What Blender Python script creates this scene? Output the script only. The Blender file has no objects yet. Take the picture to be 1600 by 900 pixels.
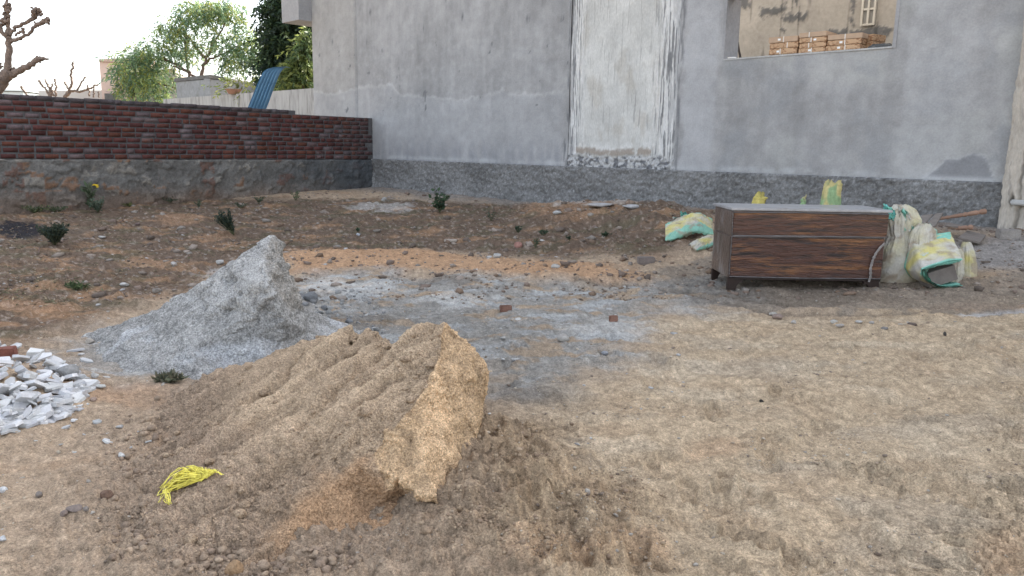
import bpy, bmesh, math, random
import numpy as np
from mathutils import Vector, Matrix, geometry
R = math.radians
random.seed(7); RNG = np.random.default_rng(7)

# ------------------------------------------------------------------ camera, sky, sun, exposure
S = bpy.context.scene
FPX = 1200.0                      # focal length in pixels of the 1600 px wide photograph
PITCH = math.atan(218 / FPX); ROLL = R(1.03)
CAM = np.array([0.0, 0.0, 1.5])
r0 = np.array([1.0, 0, 0]); u0 = np.array([0, math.sin(PITCH), math.cos(PITCH)])
CF = np.array([0, math.cos(PITCH), -math.sin(PITCH)])
CR = math.cos(ROLL) * r0 + math.sin(ROLL) * u0
CU = -math.sin(ROLL) * r0 + math.cos(ROLL) * u0
cd = bpy.data.cameras.new('camera'); cam = bpy.data.objects.new('camera', cd)
S.collection.objects.link(cam); S.camera = cam
cam.matrix_world = Matrix(((CR[0], CU[0], -CF[0], CAM[0]), (CR[1], CU[1], -CF[1], CAM[1]), (CR[2], CU[2], -CF[2], CAM[2]), (0, 0, 0, 1)))
cd.sensor_width = 36; cd.lens = 36 * FPX / 1600; cd.clip_start = 0.05; cd.clip_end = 3000

SUN_AZ, SUN_EL = 46.0, 38.0       # degrees: azimuth clockwise from +Y, elevation
w = bpy.data.worlds.new('World'); S.world = w; w.use_nodes = True
nt = w.node_tree; bg = nt.nodes['Background']
sky = nt.nodes.new('ShaderNodeTexSky'); sky.sky_type = 'NISHITA'; sky.sun_disc = False
sky.sun_elevation = R(SUN_EL); sky.sun_rotation = R(SUN_AZ); sky.air_density = 1.0; sky.dust_density = 3.0; sky.ozone_density = 1.0
hz = nt.nodes.new('ShaderNodeHueSaturation'); hz.inputs['Saturation'].default_value = .42      # hazy, milky sky
nt.links.new(sky.outputs[0], hz.inputs['Color']); nt.links.new(hz.outputs[0], bg.inputs[0]); bg.inputs[1].default_value = 0.15
sl = bpy.data.lights.new('sun', 'SUN'); sl.energy = 3.2; sl.angle = R(0.53); sl.color = (1, .93, .82)
so = bpy.data.objects.new('sun', sl); S.collection.objects.link(so)
sd = Vector((math.sin(R(SUN_AZ)) * math.cos(R(SUN_EL)), math.cos(R(SUN_AZ)) * math.cos(R(SUN_EL)), math.sin(R(SUN_EL))))
so.rotation_euler = sd.to_track_quat('Z', 'Y').to_euler(); so.location = (0, 0, 30)
S.view_settings.view_transform = 'Standard'; S.view_settings.look = 'None'
S.view_settings.gamma = 1; S.view_settings.use_curve_mapping = False
S.view_settings.exposure = 1.93
S.render.engine = 'CYCLES'
S.cycles.max_bounces = 6; S.cycles.diffuse_bounces = 3; S.cycles.glossy_bounces = 2; S.cycles.transparent_max_bounces = 6

# ------------------------------------------------------------------ numpy noise
def _h(ix, iy, iz, seed):
    n = (ix.astype(np.int64) * 374761393 + iy.astype(np.int64) * 668265263 + iz.astype(np.int64) * 2147483647 + seed * 974634777) & 0xffffffff
    n = ((n ^ (n >> 13)) * 1274126177) & 0xffffffff
    n = ((n ^ (n >> 16)) * 2246822519) & 0xffffffff
    return ((n ^ (n >> 15)) & 0xffffff) / float(0xffffff)
def vn2(x, y, seed=0):
    ix, iy = np.floor(x), np.floor(y); fx, fy = x - ix, y - iy
    ux, uy = fx * fx * fx * (fx * (fx * 6 - 15) + 10), fy * fy * fy * (fy * (fy * 6 - 15) + 10)
    z = np.zeros_like(ix)
    def g(a, b):
        t = _h(ix + a, iy + b, z, seed) * 2 * np.pi
        return np.cos(t) * (fx - a) + np.sin(t) * (fy - b)
    a, b, c, d = g(0, 0), g(1, 0), g(0, 1), g(1, 1)
    return 1.5 * ((a + (b - a) * ux) * (1 - uy) + (c + (d - c) * ux) * uy)
def fbm(x, y, oct=4, seed=0, gain=.5):
    s = 0; a = 1
    for k in range(oct):
        s = s + a * vn2(x * 2.03 ** k + 17.3 * k, y * 2.03 ** k - 9.1 * k, seed + k); a *= gain
    return s
def vn3(p, seed=0):
    i = np.floor(p); f = p - i; u = f * f * (3 - 2 * f); r = 0
    for a in (0, 1):
        for b in (0, 1):
            for c in (0, 1):
                wgt = (u[:, 0] if a else 1 - u[:, 0]) * (u[:, 1] if b else 1 - u[:, 1]) * (u[:, 2] if c else 1 - u[:, 2])
                r = r + wgt * _h(i[:, 0] + a, i[:, 1] + b, i[:, 2] + c, seed)
    return r * 2 - 1
def fbm3(p, oct=4, seed=0, gain=.5):
    s = 0; a = 1
    for k in range(oct):
        s = s + a * vn3(p * 2.07 ** k + 11.7 * k, seed + k); a *= gain
    return s
def lumps(x, y, scale, seed=0):
    """rounded clods: 1 at a random cell point, 0 at the cell borders"""
    x = x / scale; y = y / scale; ix, iy = np.floor(x), np.floor(y); z = np.zeros_like(ix); best = np.full_like(x, 9.0)
    for a in (-1, 0, 1):
        for b in (-1, 0, 1):
            cx = ix + a; cy = iy + b
            px = cx + .5 + .42 * (_h(cx, cy, z, seed) * 2 - 1); py = cy + .5 + .42 * (_h(cx, cy, z, seed + 5) * 2 - 1)
            rr = .25 + .75 * _h(cx, cy, z, seed + 9)
            best = np.minimum(best, ((x - px) ** 2 + (y - py) ** 2) / rr ** 2 / .3)
    return np.sqrt(np.clip(1 - best, 0, 1))
def sst(a, b, x):
    t = np.clip((x - a) / (b - a), 0, 1); return t * t * (3 - 2 * t)

# ------------------------------------------------------------------ projecting helpers
def ray(px, py):
    d = CF + (px - 800) / FPX * CR - (py - 450) / FPX * CU
    return d / d[1]
def at_y(px, py, Y): return CAM + ray(px, py) * Y
def at_z(px, py, z):
    d = ray(px, py); return CAM + d * ((z - CAM[2]) / d[2])
# wall planes -------------------------------------------------------
A = at_y(583, 248, 20.5); ZP = A[2]                     # inner corner, at the plinth line
B = at_z(1565, 285, ZP)
HD = np.array([B[0] - A[0], B[1] - A[1], 0]); HD /= np.linalg.norm(HD)     # along the house wall, to the right
HN = np.array([HD[1], -HD[0], 0]);  HN = HN if np.dot(HN, CAM - A) > 0 else -HN  # outward, to the camera
BD = -np.array([.89, 1.0, 0]) / math.hypot(.89, 1.0)    # along the brick wall, to the left
BN = np.array([-BD[1], BD[0], 0]); BN = BN if np.dot(BN, CAM - A) > 0 else -BN
def on_plane(px, py, P, N):
    d = ray(px, py); return CAM + d * (np.dot(P - CAM, N) / np.dot(d, N))
def sw(px, py, off=0):
    """pixel -> (s, z) on the house wall"""
    p = on_plane(px, py, A + HN * off, HN); return float(np.dot(p - A, HD)), float(p[2])
def tw(px, py):
    p = on_plane(px, py, A, BN); return float(np.dot(p - A, BD)), float(p[2])
def hp(s, z, o=0): return np.array([A[0] + HD[0] * s + HN[0] * o, A[1] + HD[1] * s + HN[1] * o, z])
def bp(t, z, o=0): return np.array([A[0] + BD[0] * t + BN[0] * o, A[1] + BD[1] * t + BN[1] * o, z])

# ------------------------------------------------------------------ ground height
def base_h(x, y):
    d1 = np.maximum((x - A[0]) * HN[0] + (y - A[1]) * HN[1], 0); d2 = np.maximum((x - A[0]) * BN[0] + (y - A[1]) * BN[1], 0)
    s = (x - A[0]) * HD[0] + (y - A[1]) * HD[1]; t = (x - A[0]) * BD[0] + (y - A[1]) * BD[1]
    hh = .36 + .2 * sst(5, 12, s); hb = .26 - .12 * sst(0, 9, t)
    a = hh * np.exp(-(d1 / 3.8) ** 2); b = hb * np.exp(-(d2 / 4.5) ** 2)
    return a + b * (1 - a / .5)
YS = np.concatenate([np.arange(1, 30, .02), np.arange(30, 200, .5)])
def at_g(px, py, fn=base_h):
    d = ray(px, py); P = CAM[None] + d[None] * YS[:, None]; u = P[:, 2] - fn(P[:, 0], P[:, 1]); k = np.argmax(u <= 0)
    if u[k] > 0 or k == 0: return P[k]
    t = u[k - 1] / (u[k - 1] - u[k] + 1e-12); return P[k - 1] * (1 - t) + P[k] * t
def blob(px, py, rx, ry, soft=1.0):
    """returns f(x, y): a soft elliptical weight laid on the ground"""
    c = at_g(px, py); a = at_g(px + rx, py) - c; b = at_g(px, py + ry) - c; a[2] = 0
    b2 = at_g(px, py - ry) - c; b = (b - b2) / 2
    M = np.linalg.inv(np.array([[a[0], b[0]], [a[1], b[1]]]))
    def f(x, y, nz=0):
        u = M[0, 0] * (x - c[0]) + M[0, 1] * (y - c[1]); v = M[1, 0] * (x - c[0]) + M[1, 1] * (y - c[1])
        return 1 - sst(1 - .6 * soft, 1 + .4 * soft, np.sqrt(u * u + v * v) + nz)
    return f
def pline(pts, width):
    """soft weight along a polyline drawn on the ground; width in metres"""
    P = [at_g(*p)[:2] for p in pts]
    def f(x, y, nx=0):
        d = np.full_like(x, 1e9)
        for a, b in zip(P[:-1], P[1:]):
            v = b - a; t = np.clip(((x - a[0]) * v[0] + (y - a[1]) * v[1]) / (v @ v), 0, 1)
            d = np.minimum(d, np.hypot(x - a[0] - t * v[0], y - a[1] - t * v[1]))
        return np.exp(-((d + nx) / width) ** 2)
    return f
def poly(pts, soft=.15):
    """soft weight inside a polygon drawn on the ground"""
    P = np.array([at_g(*p)[:2] for p in pts])
    def f(x, y, nz=0):
        d = np.full_like(x, 1e9); inside = np.zeros(x.shape, bool); n = len(P)
        for k in range(n):
            a = P[k]; b = P[(k + 1) % n]; v = b - a
            t = np.clip(((x - a[0]) * v[0] + (y - a[1]) * v[1]) / (v @ v), 0, 1)
            d = np.minimum(d, np.hypot(x - a[0] - t * v[0], y - a[1] - t * v[1]))
            c = ((a[1] > y) != (b[1] > y)) & (x < (b[0] - a[0]) * (y - a[1]) / (b[1] - a[1] + 1e-12) + a[0])
            inside ^= c
        sdist = np.where(inside, d, -d) + nz
        return sst(-soft, soft, sdist)
    return f

# ------------------------------------------------------------------ mesh helpers
def mesh_np(name, V, F, smooth=True, col=None, mats=None):
    V = np.asarray(V, dtype=np.float32); F = np.asarray(F, dtype=np.int32)
    me = bpy.data.meshes.new(name); k = F.shape[1]
    me.vertices.add(len(V)); me.vertices.foreach_set('co', V.ravel())
    me.loops.add(F.size); me.loops.foreach_set('vertex_index', F.ravel())
    me.polygons.add(len(F)); me.polygons.foreach_set('loop_start', np.arange(0, F.size, k, dtype=np.int32))
    me.polygons.foreach_set('loop_total', np.full(len(F), k, dtype=np.int32))
    me.update(calc_edges=True)
    if smooth: me.polygons.foreach_set('use_smooth', np.ones(len(F), bool))
    if col is not None:
        at = me.color_attributes.new('col', 'FLOAT_COLOR', 'POINT')
        c = np.ones((len(V), 4), dtype=np.float32); c[:, :3] = np.clip(col, 0, 1); at.data.foreach_set('color', c.ravel())
    return me
def link(name, me, m=None, parent=None):
    if isinstance(me, bmesh.types.BMesh):
        b = me; me = bpy.data.meshes.new(name); b.normal_update(); b.to_mesh(me); b.free()
    o = bpy.data.objects.new(name, me); S.collection.objects.link(o)
    if m: me.materials.append(m)
    if parent: o.parent = parent
    return o
def tag(o, label=None, cat=None, group=None, kind=None):
    if label: o['label'] = label
    if cat: o['category'] = cat
    if group: o['group'] = group
    if kind: o['kind'] = kind
    return o
def thing(name, label, cat, loc=(0, 0, 0), rz=0, group=None):
    o = bpy.data.objects.new(name, None); S.collection.objects.link(o); o.empty_display_size = .1
    o.location = loc; o.rotation_euler = (0, 0, rz); return tag(o, label, cat, group)
def keep(o, root):
    """parent o to root, keeping the world place its mesh was written in"""
    o.parent = root; bpy.context.view_layer.update(); o.matrix_parent_inverse = root.matrix_world.inverted(); return o
def grid_faces(nr, nc, mask=None):
    i = np.arange(nr - 1)[:, None] * nc + np.arange(nc - 1)[None, :]
    F = np.stack([i, i + 1, i + nc + 1, i + nc], -1)
    return F[mask] if mask is not None else F.reshape(-1, 4)
def box(bm, c, s, rot=None, jit=0):
    M = Matrix.Translation(Vector(c)) @ (rot.to_4x4() if rot else Matrix.Identity(4)) @ Matrix.Diagonal((s[0], s[1], s[2], 1))
    r = bmesh.ops.create_cube(bm, size=1, matrix=M)
    if jit:
        for v in r['verts']: v.co += Vector([random.uniform(-jit, jit) for _ in range(3)])
    return r['verts']
def frame_of(x, z=(0, 0, 1)):
    x = Vector(x).normalized(); z = Vector(z); y = z.cross(x).normalized(); z = x.cross(y)
    return Matrix((x, y, z)).transposed()
def tubes_np(paths, seg=7, noise=0.0):
    """paths: list of (points, radii) -> one V, F with end caps pinched"""
    VV = []; FF = []; off = 0
    for P, rad in paths:
        P = np.array(P, float); rad = np.array(rad, float); n = len(P)
        T = np.gradient(P, axis=0); T /= np.linalg.norm(T, axis=1)[:, None] + 1e-9
        up = np.array([.3, .9, .2]) if abs(T[0][1]) < .8 else np.array([1, 0, .1])
        a = np.linspace(0, 2 * np.pi, seg, endpoint=False); ring = []
        for k in range(n):
            e = np.cross(T[k], up); e /= np.linalg.norm(e) + 1e-9; f = np.cross(T[k], e)
            rr = rad[k] * (1 + noise * (np.random.RandomState(k + n * 13 + off).rand(seg) - .5))
            ring.append(P[k] + (np.cos(a) * rr)[:, None] * e + (np.sin(a) * rr)[:, None] * f)
        ring = [np.repeat(P[:1], seg, 0)] + ring + [np.repeat(P[-1:] + T[-1] * rad[-1] * .5, seg, 0)]
        V = np.concatenate(ring); m = len(ring)
        for k in range(m - 1):
            i = off + k * seg + np.arange(seg); j = off + k * seg + (np.arange(seg) + 1) % seg
            FF.append(np.stack([i, j, j + seg, i + seg], -1))
        VV.append(V); off += len(V)
    return np.concatenate(VV), np.concatenate(FF)
ICO = None
def ico(sub=1):
    b = bmesh.new(); bmesh.ops.create_icosphere(b, subdivisions=sub, radius=1)
    V = np.array([v.co[:] for v in b.verts]); F = np.array([[v.index for v in f.verts] for f in b.faces]); b.free(); return V, F
ICO1 = ico(1); ICO2 = ico(2); ICO3 = ico(3)
def chunks(P, size, flat=.6, seed=0, base=ICO1, rough=.35, colors=None, gray=None):
    """many small stones in one mesh"""
    V0, F0 = base; n = len(P); rs = np.random.RandomState(seed)
    sc = size[:, None, None] * (1 + .45 * (rs.rand(n, 1, 3) - .5)) * np.array([1, 1, flat])
    jit = 1 + rough * (rs.rand(n, len(V0), 1) - .5)
    V = V0[None] * jit * sc
    a = rs.rand(n) * 2 * np.pi; tl = (rs.rand(n) - .5) * .7
    ca, sa, ct, st = np.cos(a), np.sin(a), np.cos(tl), np.sin(tl)
    x, y, z = V[..., 0], V[..., 1], V[..., 2]
    y, z = y * ct[:, None] - z * st[:, None], y * st[:, None] + z * ct[:, None]
    x, y = x * ca[:, None] - y * sa[:, None], x * sa[:, None] + y * ca[:, None]
    V = np.stack([x, y, z], -1) + P[:, None, :]
    F = (F0[None] + (np.arange(n) * len(V0))[:, None, None]).reshape(-1, 3)
    C = None if colors is None else np.repeat(colors, len(V0), 0)
    return V.reshape(-1, 3), F, C

# ------------------------------------------------------------------ materials
def mat(name, base=(.5, .5, .5), attr=False, var=(), rough=.9, bumps=(), spec=.3, coat=0, tint=None, coord='Object', stretch=(1, 1, 1), sub=0, trans=0, metal=0, voro=None):
    """base colour or the 'col' attribute, times noise variations; bumps = [(scale, distance, detail)]"""
    m = bpy.data.materials.new(name); m.use_nodes = True; n = m.node_tree.nodes; L = m.node_tree.links
    b = n['Principled BSDF']; b.inputs['Roughness'].default_value = rough; b.inputs['Specular IOR Level'].default_value = spec
    b.inputs['Coat Weight'].default_value = coat; b.inputs['Coat Roughness'].default_value = .15; b.inputs['Metallic'].default_value = metal
    tc = n.new('ShaderNodeTexCoord'); mp = n.new('ShaderNodeMapping'); mp.inputs['Scale'].default_value = stretch
    if coord == 'World':
        g = n.new('ShaderNodeNewGeometry'); L.new(g.outputs['Position'], mp.inputs[0])
    else: L.new(tc.outputs[coord], mp.inputs[0])
    if attr:
        a = n.new('ShaderNodeAttribute'); a.attribute_name = 'col'; c = a.outputs['Color']
    else:
        a = n.new('ShaderNodeRGB'); a.outputs[0].default_value = (*base, 1); c = a.outputs[0]
    for i, v in enumerate(var):
        sc, amt = v[0], v[1]
        t = n.new('ShaderNodeTexNoise'); t.inputs['Scale'].default_value = sc; t.inputs['Detail'].default_value = v[2] if len(v) > 2 else 5
        t.inputs['Roughness'].default_value = .62; L.new(mp.outputs[0], t.inputs['Vector'])
        r = n.new('ShaderNodeMapRange'); r.inputs['From Min'].default_value = .32; r.inputs['From Max'].default_value = .68; r.clamp = True
        r.inputs['To Min'].default_value = 1 - amt; r.inputs['To Max'].default_value = 1 + amt; L.new(t.outputs['Fac'], r.inputs['Value'])
        mx = n.new('ShaderNodeVectorMath'); mx.operation = 'SCALE'; L.new(c, mx.inputs[0]); L.new(r.outputs[0], mx.inputs['Scale']); c = mx.outputs[0]
    if tint:                       # (colour, scale, lo, hi[, detail]) patches of another colour
        for tt in (tint if isinstance(tint[0], tuple) and isinstance(tint[0][0], tuple) else (tint,)):
            t = n.new('ShaderNodeTexNoise'); t.inputs['Scale'].default_value = tt[1]; t.inputs['Detail'].default_value = 6; t.inputs['Roughness'].default_value = .65
            L.new(mp.outputs[0], t.inputs['Vector'])
            r = n.new('ShaderNodeMapRange'); r.inputs['From Min'].default_value = tt[2]; r.inputs['From Max'].default_value = tt[3]; L.new(t.outputs['Fac'], r.inputs['Value'])
            mx = n.new('ShaderNodeMix'); mx.data_type = 'RGBA'; L.new(r.outputs[0], mx.inputs['Factor']); L.new(c, mx.inputs['A']); mx.inputs['B'].default_value = (*tt[0], 1); c = mx.outputs['Result']
    L.new(c, b.inputs['Base Color'])
    if trans:                      # thin leaf
        tr = n.new('ShaderNodeBsdfTranslucent'); L.new(c, tr.inputs[0]); ms = n.new('ShaderNodeMixShader'); ms.inputs[0].default_value = trans
        L.new(b.outputs[0], ms.inputs[1]); L.new(tr.outputs[0], ms.inputs[2]); L.new(ms.outputs[0], n['Material Output'].inputs[0])
    prev = None
    for bb in bumps:
        if bb[0] < 0:
            t = n.new('ShaderNodeTexVoronoi'); t.inputs['Scale'].default_value = -bb[0]; h = t.outputs['Distance']
        else:
            t = n.new('ShaderNodeTexNoise'); t.inputs['Scale'].default_value = bb[0]; t.inputs['Detail'].default_value = bb[2] if len(bb) > 2 else 4; t.inputs['Roughness'].default_value = .65; h = t.outputs['Fac']
        L.new(mp.outputs[0], t.inputs['Vector'])
        bu = n.new('ShaderNodeBump'); bu.inputs['Distance'].default_value = bb[1]; bu.inputs['Strength'].default_value = 1; L.new(h, bu.inputs['Height'])
        if prev: L.new(prev, bu.inputs['Normal'])
        prev = bu.outputs[0]
    if prev: L.new(prev, b.inputs['Normal'])
    return m

M_ground = mat('packed_soil', attr=True, var=((9, .14, 8), (34, .20, 6), (110, .30, 3), (260, .2, 2)), rough=.97, bumps=((14, .020, 8), (45, .014, 6), (110, .008, 3)), spec=.02)
M_sand = mat('river_sand', attr=True, var=((5, .10, 6), (45, .14, 5), (120, .34, 2), (300, .25, 2)), rough=.98, bumps=((22, .014, 7), (60, .014, 5), (130, .010, 2)), spec=.02)
M_gheap = mat('stone_dust', attr=True, var=((4, .10, 6), (45, .18, 4), (85, .42, 2)), rough=.98, bumps=((18, .014, 6), (60, .012, 5), (90, .008, 2)), spec=.02)
M_house = mat('cement_plaster', attr=True, var=((.9, .10, 8), (5, .09, 8), (40, .06, 4)), rough=.85, bumps=((3, .006, 6), (40, .002, 5)), spec=.25)
M_panel = mat('scraped_concrete', attr=True, var=((3, .08, 8), (50, .12, 5)), rough=.85, bumps=((30, .006, 7), (120, .002, 4)), stretch=(1, 1, .35))
M_plinth = mat('roughcast_plaster', attr=True, var=((2, .10, 7), (26, .22, 5), (70, .2, 3)), rough=.95, bumps=((9, .03, 6), (30, .03, 5), (75, .01, 3)), spec=.05)
M_inner = mat('room_plaster', attr=True, var=((1.5, .08, 8), (12, .08, 6)), rough=.9, bumps=((20, .004, 5),))
M_brick = mat('fired_brick', attr=True, var=((4, .22, 7), (40, .22, 5)), rough=.93, bumps=((50, .006, 5),), tint=((.20, .19, .20), 2.2, .60, .80))
M_mortar = mat('mortar', base=(.095, .093, .095), var=((3, .25, 7), (40, .2, 5)), rough=.95, bumps=((35, .008, 5),))
M_rubble = mat('rubble_masonry', attr=True, var=((4, .2, 8), (30, .25, 5)), rough=.96, bumps=((8, .02, 7), (45, .012, 5)))
M_leaf = mat('leaf', attr=True, var=((3, .25, 3),), rough=.55, spec=.35, trans=.4)
M_bark = mat('bark', base=(.17, .12, .10), var=((6, .25, 6), (40, .2, 4)), rough=.95, bumps=((25, .02, 5),))
M_barkp = mat('pale_bark', base=(.20, .15, .12), var=((6, .3, 6), (30, .25, 4)), rough=.95, bumps=((18, .03, 5),))
M_weed = mat('weed_leaf', attr=True, var=((8, .25, 3),), rough=.6, trans=.3)
M_marble = mat('white_stone', attr=True, var=((7, .09, 6), (60, .06, 4)), rough=.6, bumps=((40, .003, 5),), spec=.4)
M_stone = mat('rough_stone', attr=True, var=((9, .18, 6), (90, .15, 4)), rough=.92, bumps=((30, .012, 6), (120, .004, 4)))

# ================================================================== GROUND
grey_patch = poly([(455, 435), (560, 428), (640, 430), (760, 436), (900, 448), (1010, 440), (1130, 425), (1190, 470), (1110, 478), (1010, 482), (1000, 520), (1010, 560), (900, 590), (780, 600), (640, 560), (450, 620), (330, 640), (200, 600), (120, 560), (140, 520), (300, 480)], .35)
wet_patch = poly([(560, 470), (760, 470), (860, 520), (900, 590), (800, 690), (700, 600), (600, 540)], .45)
orange_bank = poly([(450, 400), (560, 394), (700, 398), (830, 408), (1000, 425), (1010, 438), (900, 445), (760, 434), (640, 428), (450, 428)], .18)
back_brown = poly([(-200, 330), (60, 320), (300, 312), (600, 310), (1000, 322), (1110, 340), (1110, 395), (900, 400), (640, 395), (460, 396), (380, 420), (240, 470), (120, 520), (-40, 545), (-400, 560)], .5)
near_right = poly([(900, 600), (1000, 500), (1180, 490), (1700, 480), (2200, 700), (1900, 1200), (700, 1200), (760, 760)], .5)
desk_grey = poly([(1030, 420), (1120, 400), (1400, 430), (1560, 440), (1700, 400), (1700, 470), (1500, 488), (1300, 485), (1130, 478), (1040, 455)], .2)
wall_grey = poly([(1380, 380), (1560, 372), (1700, 370), (1700, 420), (1500, 425), (1400, 420)], .25)
spill = blob(770, 760, 150, 120); spill2 = blob(900, 830, 160, 110); sandskirt = blob(430, 760, 330, 190); redspot = [blob(870, 880, 110, 35), blob(1010, 855, 60, 22), blob(1120, 700, 60, 20), blob(1560, 860, 60, 40)]
white_spots = [blob(960, 515, 70, 20), blob(590, 325, 60, 8), blob(935, 323, 80, 5), blob(520, 440, 50, 10), blob(340, 425, 30, 8), blob(700, 470, 60, 12), blob(560, 450, 90, 10)]
dark_spots = [blob(30, 358, 42, 14), blob(110, 362, 40, 8), blob(700, 442, 60, 6), blob(1250, 466, 150, 12), blob(1300, 452, 70, 9), blob(910, 740, 40, 14), blob(880, 690, 40, 10), blob(830, 620, 60, 14), blob(560, 500, 60, 16)]
orange_spots = [blob(280, 345, 45, 9), blob(900, 330, 110, 14), blob(330, 370, 40, 8), blob(60, 480, 90, 12), blob(230, 410, 60, 9), blob(610, 405, 120, 10), blob(830, 425, 90, 10), blob(200, 620, 120, 22), blob(480, 410, 40, 12), blob(1540, 480, 100, 8)]
soil_mound = blob(930, 334, 140, 15); mound2 = blob(1060, 350, 90, 22); sackmound = blob(1080, 385, 70, 14)
trk = [pline([(1040, 452), (1110, 470), (1200, 484), (1330, 492), (1470, 492), (1700, 476)], .07), pline([(900, 445), (1000, 444), (1080, 455), (1160, 470), (1300, 480)], .06)]
bank_edge = pline([(450, 428), (560, 424), (640, 426), (760, 434), (900, 446), (960, 450)], .10)
water_line = pline([(1500, 496), (1560, 486), (1640, 482)], .05)
tread = pline([(1420, 960), (1500, 850), (1610, 760), (1720, 690)], .16); treadP = at_g(1420, 960); treadQ = at_g(1720, 690)
pile_c = at_g(40, 625)
PR = np.random.RandomState(77); FOOT = []
for k in range(120):
    c = at_g(PR.uniform(760, 1600), PR.uniform(500, 900)); FOOT.append((c[0], c[1], PR.uniform(0, 3.14), PR.uniform(.10, .15), PR.uniform(.04, .055), PR.uniform(.012, .030)))
ruts = [pline([(980, 940), (1120, 800), (1300, 660), (1620, 560)], .09), pline([(1180, 940), (1330, 800), (1480, 690), (1700, 610)], .09)]
def feet(x, y):
    h = np.zeros_like(x)
    for cx, cy, a, L, W_, dp in FOOT:
        k = np.where((np.abs(x - cx) < .25) & (np.abs(y - cy) < .25))[0]; dx_, dy_ = x[k] - cx, y[k] - cy; u = (dx_ * math.cos(a) + dy_ * math.sin(a)) / L; v = (-dx_ * math.sin(a) + dy_ * math.cos(a)) / W_
        q = np.sqrt(u * u + v * v) + .25 * vn2(x[k] * 18, y[k] * 18, 3); h[k] += dp * (-(1 - sst(.7, 1.05, q)) + .6 * np.exp(-((q - 1.2) / .18) ** 2))
    return h
def relief(x, y):
    """everything that is bumpy in the yard"""
    r = np.hypot(x, y); near = 1 - sst(18, 30, r)
    h = .045 * fbm(x * .55, y * .55, 3, 11) * sst(3, 9, r) + .026 * fbm(x * 2.1, y * 2.1, 4, 21) + .009 * fbm(x * 9, y * 9, 4, 31)
    rid = 1 - np.abs(fbm(x * 5 + 3, y * 7, 4, 90)); foot = sst(.75, 1, rid)
    h += .008 * foot - .018 * sst(.3, .9, fbm(x * 3.3, y * 4.1, 3, 95)) + .004 * fbm(x * 26, y * 26, 3, 96) * (r < 9)
    h += feet(x, y) - .022 * sum(f(x, y, .04 * fbm(x * 4, y * 4, 3, 97)) for f in ruts) * (1 + .5 * vn2(x * 12, y * 12, 98))
    bb = back_brown(x, y, .25 * fbm(x * 1.3, y * 1.3, 3, 41))
    h += bb * (.03 * fbm(x * 4, y * 4, 4, 51) + .02 * lumps(x, y, .16, 3) * (vn2(x * 2, y * 2, 7) > .1))
    sk = np.maximum(spill(x, y), .7 * spill2(x, y, .2 * fbm(x * 4, y * 4, 2, 66))); 
    h += .085 * spill(x, y, .18 * fbm(x * 4, y * 4, 3, 65)) + .03 * spill2(x, y)
    h += near * .0 + sk * (.05 * (1 - np.abs(fbm(x * 5 + y * 2, y * 5 - x, 4, 60))) ** 3 * .7 + .03 * fbm(x * 9, y * 9, 4, 61) + .022 * lumps(x, y, .09, 8) + .012 * lumps(x, y, .045, 9))
    ss = sandskirt(x, y, .15 * fbm(x * 3, y * 3, 2, 67)); h += ss * (.02 * lumps(x, y, .10, 12) + .014 * lumps(x, y, .05, 13) + .008 * lumps(x, y, .025, 14))
    h += .14 * soil_mound(x, y, .2 * fbm(x * 3, y * 3, 3, 71)) + .10 * mound2(x, y, .2 * fbm(x * 3, y * 3, 3, 72)) + .05 * sackmound(x, y)
    h += .05 * orange_bank(x, y, .12 * fbm(x * 2, y * 2, 3, 73)) - .05 * bank_edge(x, y, 0) * 0
    h -= .03 * trk[0](x, y, .03 * fbm(x * 3, y * 3, 2, 5)) + .03 * trk[1](x, y, .03 * fbm(x * 3, y * 3, 2, 6))
    gp = grey_patch(x, y, .2 * fbm(x * 1.5, y * 1.5, 3, 74)); h += gp * .012 * fbm(x * 6, y * 6, 4, 75)
    # tyre tread lugs
    tw_ = tread(x, y); v = (treadQ - treadP)[:2]; v = v / np.linalg.norm(v); al = (x - treadP[0]) * v[0] + (y - treadP[1]) * v[1]; ac = (x - treadP[0]) * -v[1] + (y - treadP[1]) * v[0]
    h += tw_ * .016 * np.sign(np.sin((al + .35 * np.abs(ac)) * 95) + .2 * vn2(x * 40, y * 40, 8)) * (tw_ > .35)
    pr = np.hypot(x - pile_c[0] + .25, y - pile_c[1]); h += .16 * np.exp(-(pr / .55) ** 2)
    return h * near
def ground_h(x, y): return base_h(x, y) + relief(x, y)
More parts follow.
